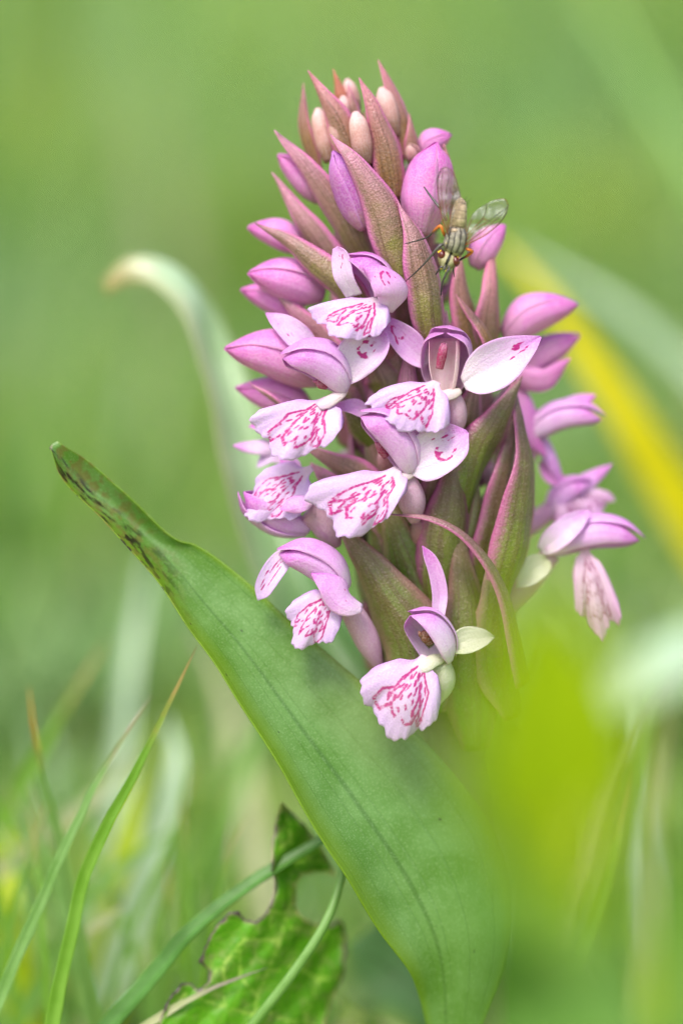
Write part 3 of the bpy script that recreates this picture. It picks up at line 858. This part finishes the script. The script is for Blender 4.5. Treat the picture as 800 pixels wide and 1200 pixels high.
B = [(600, 1200, 1.9), (560, 1000, 2.0), (490, 860, 2.3), (430, 770, 2.6), (385, 690, 2.9), (340, 590, 3.2), (305, 490, 3.5), (275, 405, 3.7), (240, 344, 3.8), (195, 306, 3.85), (150, 302, 3.85), (118, 330, 3.8)]
Mm = [(580, 1225, 1.9), (520, 1020, 2.1), (450, 870, 2.5), (392, 770, 2.9), (345, 685, 3.2), (306, 585, 3.5), (277, 480, 3.7), (252, 390, 3.9), (222, 335, 3.7), (180, 308, 3.65), (142, 312, 3.7), (121, 336, 3.78)]
patch('leaf', PP(A), PP(Mm), PP(B), M_LEAFB, orchid, n=80, m=21, thick=.06, nz=.03)['label'] = 'leaf behind the spike with a pale painted sheen and a hooked brown tip'
A = [(520, 1260, 1.6), (470, 1200, 2.0), (415, 1180, 2.4), (395, 1150, 2.6), (410, 1110, 2.7)]
B = [(590, 1260, 1.8), (540, 1150, 2.1), (500, 1090, 2.5), (460, 1070, 2.7), (412, 1106, 2.75)]
Mm = [(555, 1260, 1.8), (505, 1180, 2.2), (460, 1140, 2.6), (428, 1115, 2.7), (411, 1108, 2.72)]
patch('leaf', PP(A), PP(Mm), PP(B), M_LEAFD, orchid, n=40, m=17, thick=.06)

# ------------------------------------------------------------------ the fly
FD = -.30
def FP(zx, zy, d=0.): return P(460 + zx / 5.333, 180 + zy / 5.333, FD + d)
fly = empty('fly', FP(395, 545, .16))
tag(fly, 'small grey-brown fly with dark red eyes perched head-down on the spike', 'fly')
def fly_mats():
    b = MB('fly_body'); u, v = b.attr('u'), b.attr('v')
    n1 = b.noise(22, 3); n2 = b.noise(60, 2)
    tan = b.mix(b.rng(n1, .35, .65), srgb(150, 130, 104), srgb(198, 174, 144))
    seg = b.rng(b.math('SINE', b.math('MULTIPLY', u, 74)), .75, 1.0)
    tan = b.mix(b.math('MULTIPLY', seg, .55), tan, srgb(70, 62, 46))
    gr = b.mix(b.rng(n1, .35, .65), srgb(106, 99, 88), srgb(150, 143, 126))
    st = b.rng(b.math('SINE', b.math('MULTIPLY', v, 13)), .45, .8)
    gr = b.mix(b.math('MULTIPLY', st, .85), gr, srgb(30, 27, 20))
    hd = b.mix(b.rng(b.math('ABSOLUTE', v), .12, .2), srgb(30, 26, 22), srgb(166, 156, 120))
    hd = b.mix(b.rng(b.math('ABSOLUTE', v), .5, .7), hd, srgb(120, 110, 74))
    col = b.mix(b.rng(u, .40, .43), tan, gr)
    col = b.mix(b.rng(u, .70, .72), col, hd)
    h = b.math('ADD', n1, n2)
    b.finish(col, .45, .4, 0, b.bump(h, .6, .02))
    m1 = b.m
    b = MB('fly_eye'); n = b.vor(90)
    b.finish(b.mix(b.rng(n, .1, .6), srgb(58, 8, 12), srgb(92, 22, 22)), .22, .6, 0, b.bump(n, .3, .01)); m2 = b.m
    b = MB('fly_leg'); u = b.attr('u')
    b.finish(b.mix(b.rng(u, .32, .5), srgb(190, 104, 32), srgb(52, 46, 44)), .4, .5, 0); m3 = b.m
    b = MB('fly_leg_dark'); b.finish(b.mix(b.rng(b.attr('u'), 0, 1), srgb(84, 80, 78), srgb(44, 40, 40)), .4, .5, 0); m4 = b.m
    b = MB('fly_vein'); b.finish(b.mix(b.rng(b.attr('u'), .2, .9), srgb(120, 66, 26), srgb(60, 46, 36)), .4, .4, 0); m5 = b.m
    b = MB('fly_wing')
    tr = b.n('ShaderNodeBsdfTransparent'); tr.inputs[0].default_value = (.93, .90, .87, 1)
    gl = b.n('ShaderNodeBsdfGlossy'); gl.inputs['Roughness'].default_value = .5; gl.inputs[0].default_value = (.6, .68, .68, 1)
    df = b.n('ShaderNodeBsdfDiffuse'); df.inputs[0].default_value = srgb(132, 112, 92)
    hn = b.bump(b.noise(9, 2), .35, .05); b.l(hn, gl.inputs['Normal'])
    a = b.n('ShaderNodeMixShader'); a.inputs[0].default_value = .45; b.l(gl.outputs[0], a.inputs[1]); b.l(df.outputs[0], a.inputs[2])
    c = b.n('ShaderNodeMixShader'); c.inputs[0].default_value = .16; b.l(tr.outputs[0], c.inputs[1]); b.l(a.outputs[0], c.inputs[2])
    o = b.n('ShaderNodeOutputMaterial'); b.l(c.outputs[0], o.inputs[0]); m6 = b.m
    b = MB('pollen'); b.finish(b.mix(b.rng(b.noise(40, 2), .4, .6), srgb(214, 176, 20), srgb(230, 200, 60)), .6, .3, 0); m7 = b.m
    return m1, m2, m3, m4, m5, m6, m7
FB, FE, FL, FLD, FVN, FW, FPO = fly_mats()
def fly_body():
    sp = [FP(427, 275), FP(424, 300), FP(418, 350, -.03), FP(410, 410, -.03), FP(402, 455, .0), FP(398, 475, .0), FP(395, 520, -.03), FP(388, 570, -.03), FP(372, 610, .0), FP(362, 628, .01), FP(352, 648, .0), FP(340, 675, .0), FP(328, 705, .02), FP(322, 722, .03)]
    rw = [.014, .06, .088, .096, .09, .10, .135, .14, .115, .085, .112, .12, .08, .02]
    rd = [.012, .05, .075, .08, .065, .07, .12, .12, .085, .05, .08, .085, .055, .02]
    n, k = 64, 24
    S = spline(sp, n)
    # radii follow control points by the spline's own arc length
    Ls = [0.]
    for a, b in zip(sp, sp[1:]): Ls.append(Ls[-1] + (b - a).length)
    def at(vals, u):
        s = u * Ls[-1]
        return float(np.interp(s, Ls, vals))
    verts, U, Vv = [], [], []
    for i, c in enumerate(S):
        u = i / n
        T = (S[min(i + 1, n)] - S[max(i - 1, 0)]).normalized()
        N = (V(0, 0, -1) - T * V(0, 0, -1).dot(T)).normalized(); B = T.cross(N)
        a_, b_ = at(rw, u), at(rd, u)
        for j in range(k):
            th = 2 * math.pi * j / k
            p = c + N * (b_ * math.cos(th)) + B * (a_ * math.sin(th))
            verts.append(p + wob(p, 16, .005)); U.append(u); Vv.append(math.sin(th) if math.cos(th) > -.2 else 1.)
    f = []
    for i in range(n):
        for j in range(k):
            a, b = i * k + j, i * k + (j + 1) % k
            f.append((a, b, b + k, a + k))
    f.append(tuple(range(k - 1, -1, -1))); f.append(tuple(n * k + j for j in range(k)))
    new_mesh('body', verts, f, FB, fly, {'u': U, 'v': Vv})
fly_body()
def blob(name, c, axes, mat, parent, n=10, k=16, nz=0.0):
    verts, U = [], []
    for i in range(n + 1):
        th = math.pi * i / n
        for j in range(k):
            ph = 2 * math.pi * j / k
            p = c + axes[0] * (math.sin(th) * math.cos(ph)) + axes[1] * (math.sin(th) * math.sin(ph)) + axes[2] * math.cos(th)
            verts.append(p + (wob(p, 14, nz) if nz else Vector())); U.append(i / n)
    f = []
    for i in range(n):
        for j in range(k):
            a, b = i * k + j, i * k + (j + 1) % k
            f.append((a, b, b + k, a + k))
    return new_mesh(name, verts, f, mat, parent, {'u': U, 'v': [0] * len(verts), 'mark': [9.] * len(verts)})
for (zx, zy, s) in ((308, 634, -1), (393, 672, 1)):
    ax1 = V(.25, .97, 0) * .066; ax0 = V(.97, -.25, 0) * .05; ax2 = V(0, 0, -1) * .07
    blob('eye', FP(zx, zy, -.02), (ax0, ax1, ax2), FE, fly)
blob('ocellar_plate', FP(385, 485, -.1), (V(1, .2, 0) * .05, V(-.2, 1, 0) * .035, V(0, 0, -1) * .03), FB, fly, 8, 12)
for (zx, zy, d, r) in ((288, 616, -.05, .016), (298, 607, -.06, .014), (340, 560, -.1, .018), (346, 573, -.105, .012), (407, 660, -.05, .012), (405, 648, -.05, .01), (336, 735, -.02, .012), (300, 718, -.02, .012)):
    blob('pollen_grain', FP(zx, zy, d), (V(1, 0, 0) * r, V(0, 1, 0) * r, V(0, 0, 1) * r), FPO, fly, 6, 8, .006)
def wing(outl, veins, depth):
    e = empty('wing', FP(outl[0][0], outl[0][1], depth(outl[0])), fly)
    pts = spline([Vector((x, y, 0)) for x, y in outl] + [Vector((outl[0][0], outl[0][1], 0))], 60)[:-1]
    n = len(pts); cx = sum(p.x for p in pts) / n; cy = sum(p.y for p in pts) / n
    verts, U = [], []
    R = 6
    for s in (1, -1):
        for r in range(R + 1):
            for p in pts:
                q = r / R
                x, y = cx + (p.x - cx) * q, cy + (p.y - cy) * q
                d = depth((x, y)) + .012 * math.sin(x * .07) + .01 * math.sin(y * .06)
                verts.append(FP(x, y, d) + V(0, 0, -1) * (.0015 * s)); U.append(q)
    f = []; K = (R + 1) * n
    for r in range(R):
        for j in range(n):
            a, b = r * n + j, r * n + (j + 1) % n
            f.append((a, b, b + n, a + n)); f.append((K + a + n, K + b + n, K + b, K + a))
    for j in range(n):
        a, b = R * n + j, R * n + (j + 1) % n
        f.append((a, b, K + b, K + a))
    new_mesh('membrane', verts, f, FW, e, {'u': U})
    for L, r in veins:
        tube('vein', [FP(x, y, depth((x, y)) + .012 * math.sin(x * .07) + .01 * math.sin(y * .06) - .003) for x, y in L], [r, r * .9, r * .6], FVN, e, n=14, k=6)
wing([(345, 505), (318, 440), (298, 350), (282, 250), (279, 165), (298, 103), (330, 82), (368, 105), (400, 175), (422, 255), (420, 300), (396, 350), (372, 420)],
     [([(345, 505), (318, 440), (298, 350), (282, 250), (279, 165), (298, 103), (330, 82)], .008), ([(345, 490), (322, 400), (306, 300), (302, 200), (312, 110)], .005), ([(348, 480), (338, 400), (332, 320), (335, 220), (352, 150)], .005),
      ([(350, 470), (358, 400), (372, 320), (380, 250), (402, 222)], .0045), ([(336, 330), (372, 300)], .004), ([(380, 262), (352, 215)], .004), ([(330, 82), (368, 105), (400, 175), (422, 255)], .003)],
     lambda p: -.14 - .0002 * (500 - p[1]))
wing([(452, 572), (520, 540), (590, 500), (655, 445), (705, 380), (722, 325), (705, 287), (655, 285), (585, 312), (520, 355), (475, 410), (458, 480)],
     [([(452, 572), (520, 540), (590, 500), (655, 445), (705, 380), (722, 325)], .008), ([(455, 560), (540, 500), (610, 440), (680, 380), (712, 330)], .005), ([(458, 540), (520, 470), (585, 430), (640, 390), (690, 350)], .005),
      ([(462, 510), (520, 450), (570, 390), (585, 318)], .0045), ([(460, 490), (490, 420), (530, 370)], .004), ([(560, 405), (610, 425)], .004), ([(722, 325), (705, 287), (655, 285), (585, 312)], .003)],
     lambda p: -.10 - .0002 * (p[0] - 450))
def leg(L, r, mat, sp=8, seed=0):
    o = tube('leg', [FP(*q) for q in L], r, mat, fly, n=26, k=8)
leg([(330, 520, .02), (315, 492, -.08), (298, 452, -.1), (262, 478, -.02), (222, 518, .06), (150, 545, .16), (76, 562, .24)], [.016, .019, .018, .015, .012, .010, .008, .005], FL)
leg([(335, 575, .02), (305, 570, -.06), (270, 602, -.04), (215, 668, .06), (150, 735, .2), (76, 802, .3)], [.016, .018, .016, .012, .010, .008, .005], FLD)
leg([(335, 420, .06), (300, 345, .05), (288, 330, .04), (250, 285, .1), (195, 208, .2)], [.014, .016, .018, .014, .012, .007], FLD)
leg([(430, 580, .0), (470, 598, -.06), (496, 612, -.04), (462, 640, .05), (415, 668, .14), (380, 712, .24), (384, 768, .34)], [.016, .019, .018, .015, .012, .009, .006], FL)
leg([(352, 712, .0), (340, 738, -.04), (322, 775, .02), (308, 815, .1), (300, 885, .24)], [.014, .016, .014, .011, .008], FLD)
leg([(330, 700, .02), (305, 708, -.03), (286, 728, .02), (268, 756, .1)], [.012, .014, .012, .007], FLD)
for L in ([(345, 700, -.05), (352, 722, -.1), (350, 745, -.1)], [(330, 695, -.05), (322, 718, -.1), (316, 738, -.1)]):
    tube('antenna', [FP(*q) for q in L], [.01, .013, .004], FLD, fly, n=8, k=6)
def bristles():
    rb = random.Random(3); verts, faces = [], []
    def hair(p, q, r):
        T = (q - p).normalized(); N = T.orthogonal().normalized(); B = T.cross(N)
        k = len(verts)
        for j in range(3):
            a = j * 2.094
            verts.append(p + N * r * math.cos(a) + B * r * math.sin(a))
        verts.append(q)
        faces.extend([(k, k + 1, k + 3), (k + 1, k + 2, k + 3), (k + 2, k, k + 3)])
    for x0, y0, x1, y1 in ((452, 300, 475, 245), (456, 310, 508, 262), (458, 318, 500, 285), (460, 328, 492, 308), (448, 290, 458, 262), (462, 340, 486, 330)):
        hair(FP(x0, y0, -.02), FP(x1, y1, -.08), .0035)
    for _ in range(170):
        y = rb.choice((rb.uniform(300, 450), rb.uniform(480, 620), rb.uniform(480, 620)))
        cx = 427 - (y - 275) * .22; w = 36 if y < 460 else 58
        s = rb.uniform(-1, 1); z = -.085 if y < 460 else -.125
        p = FP(cx + s * w, y, z * math.sqrt(1 - s * s * .9))
        q = p + V(s * .6 + rb.uniform(-.2, .2), -.7, -.7 * (1 - abs(s)) - .2) * rb.uniform(.025, .055)
        hair(p, q, .0022)
    o = new_mesh('bristles', verts, faces, FLD, fly, {'u': [.8] * len(verts), 'v': [0] * len(verts)}, smooth=False)
    o['kind'] = 'stuff'
bristles()

# ------------------------------------------------------------------ toothed leaf with holes
def toothed():
    Z = lambda x, y: (x / 2.857 + 160, y / 2.857 + 920)
    out = [(483, 52), (520, 92), (560, 130), (610, 190), (648, 255), (668, 302), (600, 291), (552, 300), (532, 340), (532, 400), (550, 440), (590, 462), (650, 466), (686, 446), (697, 480), (704, 560), (690, 640), (655, 715), (630, 800),
           (600, 900), (540, 1010), (470, 1150), (440, 1300), (330, 1300), (300, 1150), (200, 1010), (90, 920), (66, 850), (84, 775), (108, 712), (150, 664), (180, 660), (205, 686), (236, 668), (244, 622), (208, 592), (232, 530), (268, 470), (308, 425),
           (342, 420), (360, 446), (400, 456), (432, 430), (456, 380), (462, 325), (450, 268), (454, 200), (463, 130)]
    vein = [[(490, 60), (510, 130), (522, 220), (516, 400), (470, 550), (410, 690), (385, 800), (385, 1300)], [(480, 520), (360, 515), (290, 600), (245, 640)], [(515, 480), (600, 492), (697, 505)], [(440, 620), (540, 610), (610, 650), (690, 640)],
            [(355, 520), (345, 640), (402, 705)], [(625, 498), (628, 570), (610, 650), (570, 760), (540, 900)], [(390, 770), (290, 740), (160, 700), (110, 740)], [(385, 830), (260, 850), (100, 850)], [(400, 740), (500, 790), (600, 800)],
            [(518, 260), (580, 250), (640, 262)], [(518, 180), (470, 220)], [(290, 600), (300, 690), (290, 740)], [(430, 420), (500, 430)], [(470, 550), (450, 470), (455, 400)]]
    rr = random.Random(2)
    # finer, ragged outline
    ring = []
    for (a, b) in zip(out, out[1:] + out[:1]):
        for k in range(4):
            t = k / 4
            ring.append((a[0] + (b[0] - a[0]) * t + rr.uniform(-3, 3), a[1] + (b[1] - a[1]) * t + rr.uniform(-3, 3)))
    def inside(x, y):
        c = False
        for (x1, y1), (x2, y2) in zip(ring, ring[1:] + ring[:1]):
            if (y1 > y) != (y2 > y) and x < (x2 - x1) * (y - y1) / (y2 - y1) + x1: c = not c
        return c
    inner = [(x + rr.uniform(-3, 3), y + rr.uniform(-3, 3)) for x in range(60, 720, 13) for y in range(50, 1300, 13)]
    inner = [p for p in inner if inside(*p) and seg_dist(p[0], p[1], ring + ring[:1]) > 7]
    pts = [Vector(p) for p in ring + inner]
    vs, _, fs, *_ = delaunay_2d_cdt(pts, [], [list(range(len(ring)))], 1, 1e-4)
    verts, vd, ed = [], [], []
    for s in (1, -1):
        for q in vs:
            d1 = min(seg_dist(q.x, q.y, L) for L in vein)
            de = seg_dist(q.x, q.y, ring + ring[:1])
            puff = .05 * min(1, d1 / 40)
            x, y = Z(q.x, q.y)
            d = .95 + .0016 * (q.x - 400) + .0003 * (q.y - 400) + .12 * math.sin(q.x * .012) - puff
            d += -.06 * math.exp(-de / 10) * math.sin(q.x * .05 + q.y * .04)
            verts.append(P(x, y, d - .015 * s)); vd.append(d1 / 100); ed.append(de / 100)
    K = len(vs); faces = [tuple(f) for f in fs] + [tuple(K + i for i in reversed(f)) for f in fs]
    cnt = {}
    for f in fs:
        for a, b in zip(f, list(f[1:]) + [f[0]]): cnt[(a, b)] = 1
    for (a, b) in list(cnt):
        if (b, a) not in cnt: faces.append((b, a, K + a, K + b))
    b = MB('toothed_leaf_skin'); vdn, edn = b.attr('veind'), b.attr('edged')
    n1 = b.noise(3, 3)
    col = b.mix(b.rng(n1, .3, .7), srgb(76, 138, 12), srgb(96, 160, 24))
    vc = b.n('ShaderNodeTexVoronoi', feature='DISTANCE_TO_EDGE'); vc.inputs['Scale'].default_value = 6.5; b.l(b.coords(), vc.inputs['Vector'])
    col = b.mix(b.rng(vc.outputs['Distance'], .05, .01, 0, .35), col, srgb(130, 168, 50))
    col = b.mix(b.rng(vdn, .07, .02, 0, .7), col, srgb(160, 194, 80))
    en = b.math('ADD', edn, b.math('MULTIPLY', b.math('SUBTRACT', b.noise(6, 3), .5), .10))
    col = b.mix(b.rng(en, .10, .03, 0, .75), col, srgb(186, 178, 120))
    col = b.mix(b.math('MULTIPLY', b.rng(en, .08, .02), b.rng(b.noise(1.1, 1), .45, .55)), col, srgb(92, 78, 84))
    b.finish(col, .42, .4, .3, b.bump(vc.outputs['Distance'], .5, .05))
    o = new_mesh('toothed_leaf', verts, faces, b.m, None, {'veind': vd, 'edged': ed})
    tag(o, 'dark green toothed leaf with holes, pale veins and withered grey margin', 'leaf')
toothed()

# ------------------------------------------------------------------ single grass blades and leaves one can tell apart
def gblade(name, pts, w, mat, label, cat='grass blade', group='grass blades round the orchid', ang=35, prof=GRASSP, facing=None, sign=-1, thick=.02, root=True, tw=0., n=30, m=9, nz=.02):
    L = PP(pts)
    if root and L[0].z > .05:                  # carry the blade on down to the ground
        T = (L[0] - L[1]).normalized(); p0 = L[0]
        dz = p0.z
        if T.z < -.25: L.insert(0, p0 + T * ((dz + .05) / -T.z))
        else: L.insert(0, Vector((p0.x + T.x * dz * .8, p0.y + dz * .05, -.05)))
    o = blade(name, L, w / 100, facing or V(.2, -.2, -1), prof, mat, None, ang=ang, sign=sign, n=n, m=m, thick=thick, nz=nz, tw=tw, seed=len(L) + pts[0][0] * .1)
    tag(o, label, cat, group)
    return o
gblade('grass_shoot', [(80, 1110, .55), (96, 1035, .55), (132, 955, .52), (166, 888, .5), (200, 822, .5), (231, 757, .5)], 19, M_G, 'green grass blade whose pale tip meets the edge of the broad orchid leaf')
gblade('grass_shoot', [(22, 1118, .8), (66, 1015, .8), (104, 935, .9), (142, 868, 1.0), (178, 814, 1.2)], 17, M_GB, 'bluish grass blade with a withered tip slanting up from the lower edge')
gblade('grass_shoot', [(82, 1040, 2.0), (70, 980, 2.0), (50, 905, 2.0), (40, 850, 2.0), (33, 804, 2.0)], 17, M_GO, 'thin grass blade with an orange tip')
gblade('grass_shoot', [(-10, 985, 4.5), (30, 915, 4.5), (70, 840, 4.6), (126, 752, 4.8)], 28, M_G, 'blurred green grass blade leaning behind the orange-tipped one')
gblade('grass_shoot', [(-30, 1040, 5.0), (50, 985, 5.0), (110, 935, 5.0), (158, 880, 5.0)], 24, M_GW, 'blurred straw-coloured blade lying low across the thin blades', root=False)
o = tube('grass_stalk', PP([(285, 1215, .5), (345, 1138, .45), (383, 1078, .5), (402, 1020, .75), (412, 960, 1.1)]), [.062, .06, .055, .05, .04], M_GB, None, n=30, k=12)
tag(o, 'smooth round green stalk curving in front of the toothed leaf', 'grass stalk', 'grass blades round the orchid')
gblade('grass_shoot', [(165, 1165, .95), (230, 1090, .9), (300, 1035, .9), (378, 986, .95), (470, 922, 1.0), (545, 878, 1.0)], 34, M_GD, 'long folded dark blade crossing behind the broad orchid leaf', ang=60, facing=V(.3, -.9, -.4))
gblade('grass_shoot', [(165, 1205, .7), (220, 1172, .7), (265, 1152, .7), (314, 1134, .75)], 16, M_GW, 'greyish withered blade end lying across the toothed leaf', root=True)
gblade('grass_shoot', [(192, 1120, 3.2), (196, 1060, 3.2), (198, 1010, 3.2)], 11, M_GO, 'short blurred upright blade with yellowish tip beside the toothed leaf')
gblade('grass_shoot', [(92, 1100, 3.0), (118, 1082, 3.0), (150, 1058, 3.0)], 13, M_GW, 'short pale blade stub pointing up between the thin blades', root=False)
gblade('grass_shoot', [(-6, 1010, 1.8), (-5, 940, 1.8), (0, 860, 1.8)], 10, M_GD, 'dark blade just showing at the picture edge')
gblade('grass_shoot', [(120, 1180, 6.5), (140, 1050, 6.5), (152, 960, 6.8), (164, 900, 7.2)], 60, M_GL, 'bright lime blurred blade low behind the thin blades')
gblade('grass_shoot', [(140, 900, 9.0), (150, 800, 9.2), (166, 700, 9.8), (180, 640, 10.5)], 34, M_GS, 'blurred bluish blade standing between grass and spotted leaf tip')
gblade('grass_shoot', [(178, 1000, 6), (200, 930, 6.0), (205, 880, 6.2), (196, 838, 6.6)], 46, M_GS, 'pale silvery blurred blade end below the broad leaf', prof=OVAL)
gblade('grass_shoot', [(20, 1180, 5.5), (14, 1080, 5.5), (10, 1010, 6), (2, 960, 7)], 50, M_GL, 'lime blurred tuft blade at the lower picture edge')
gblade('grass_shoot', [(240, 1100, 7.5), (262, 960, 7.5), (300, 860, 8), (360, 800, 9)], 40, M_GM, 'blurred green blade arching up behind the broad orchid leaf')
gblade('grass_shoot', [(300, 1000, 10), (280, 900, 10.5), (262, 800, 12), (230, 720, 13)], 38, M_GW, 'faded straw blade blurred behind the broad orchid leaf')
gblade('grass_shoot', [(60, 1130, 4.2), (100, 1060, 4.2), (150, 1010, 4.4), (220, 960, 4.8)], 26, M_GM, 'blurred green blade leaning low towards the toothed leaf')
gblade('grass_shoot', [(880, 720, 11.0), (800, 600, 10.6), (720, 470, 10.2), (640, 350, 10.2), (575, 280, 10.6)], 100, M_GY, 'broad yellow blade blurred behind the far flank of the spike', root=True)
gblade('grass_shoot', [(900, 530, 13.5), (800, 425, 13.2), (700, 345, 13.0), (590, 285, 13.4)], 62, M_GS, 'broad grey-green blade blurred above the yellow one', root=True)
gblade('grass_shoot', [(900, 330, 20.0), (800, 180, 21), (740, 80, 22), (680, -20, 23), (640, -80, 24)], 72, M_GM, 'wide light blade blurred at the upper picture corner', root=True)

# --- very near things, far out of focus
NEAR = 'blurred leaves in front'
LP = [.05] * 9 + [.07, .6, 1.0, .9, .15]
gblade('lime_leaf', [(672, 1080, -13.2), (658, 970, -13.5), (644, 860, -13.8), (632, 760, -14), (618, 680, -14.2)], 140, M_GL, 'large lime leaf blurred close in front of the orchid stem', 'leaf', NEAR, prof=LP, ang=25, n=40)
gblade('green_leaf', [(716, 1270, -15), (706, 1190, -15), (700, 1120, -15), (690, 1050, -15.2)], 70, M_GM, 'low green leaf blurred at the bottom edge in front', 'leaf', NEAR, prof=LP, n=40)
gblade('sheen_leaf', [(880, 730, -8.0), (800, 775, -8.5), (745, 815, -8.8), (700, 850, -9.0), (660, 890, -9.0)], 84, M_GS, 'leaf with a painted silvery sheen arching out of focus in front of the grass', 'leaf', NEAR, prof=OVAL, facing=V(-.3, -.9, -.5), root=False)  # the sheen highlight on this leaf is put into its pale colour
gblade('grass_shoot', [(695, 1000, -4.0), (712, 945, -4.1), (738, 885, -4.3), (775, 820, -4.7), (830, 770, -5.2)], 22, M_GW, 'thin pale blade arching below the silvery leaf', 'grass blade', NEAR)
gblade('grass_shoot', [(758, 1100, -4.5), (762, 1000, -4.5), (776, 900, -4.6), (796, 790, -5.0)], 40, M_GW, 'whitish blade standing at the picture edge beside the silvery leaf', 'grass blade', NEAR)
gblade('grass_shoot', [(640, 1080, -11), (570, 985, -11), (500, 910, -11.2), (400, 810, -11.6), (340, 760, -12)], 56, M_GB, 'bluish-green blade veiling the middle of the broad orchid leaf', 'grass blade', NEAR)
gblade('grass_shoot', [(640, 1230, -11), (622, 1130, -11), (600, 1040, -11.2), (575, 960, -11.4), (550, 890, -11.8), (520, 820, -12)], 150, M_GM, 'green blade blurred in front of the base of the broad leaf', 'grass blade', NEAR)
gblade('grass_shoot', [(840, 1240, -8), (810, 1120, -8), (780, 1020, -8.2), (750, 930, -8.6)], 110, M_GM, 'green blade blurred at the lower picture corner', 'grass blade', NEAR)
gblade('grass_shoot', [(780, 1250, -10), (770, 1130, -10), (765, 1050, -10.2), (780, 980, -10.6)], 40, M_GL, 'yellowish-green blade blurred low beside the whitish blade', 'grass blade', NEAR)
gblade('grass_shoot', [(640, 1180, 2.2), (690, 1080, 2.4), (720, 980, 2.6), (735, 900, 3.0)], 26, M_G, 'slim green blade standing just behind the near blurred leaves', 'grass blade')
for k, (x0, x1, yt, d, wd, mt, lb) in enumerate([
    (700, 760, 760, 6, 40, M_GM, 'blurred green blade behind the silvery leaf'),
    (760, 720, 800, 8, 44, M_GS, 'blurred grey-green blade behind the whitish edge blade'),
    (620, 660, 820, 5, 30, M_G, 'blurred narrow blade behind the large lime leaf'),
    (800, 840, 720, 9, 50, M_GM, 'tall blurred blade at the picture edge behind the drooping lip')]):
    gblade('grass_shoot', [(x0, 1150, d), ((x0 * 2 + x1) / 3, 1000, d), ((x0 + 2 * x1) / 3, 880, d + .4), (x1, yt, d + 1)], wd, mt, lb)

rt = random.Random(44)
for k in range(18):
    x = rt.uniform(-10, 320); d = rt.uniform(1.8, 4.6); ln = rt.uniform(-110, 150)
    gblade('grass_shoot', [(x, 1180, d), (x + ln * .25, 1090, d), (x + ln * .6, 1000, d + .1), (x + ln, rt.uniform(870, 960), d + .3)], rt.uniform(9, 14), rt.choice([M_G, M_GB, M_GM]),
           'thin blurred grass blade in the low turf behind the toothed leaf', 'grass blade', 'thin blades in the turf')
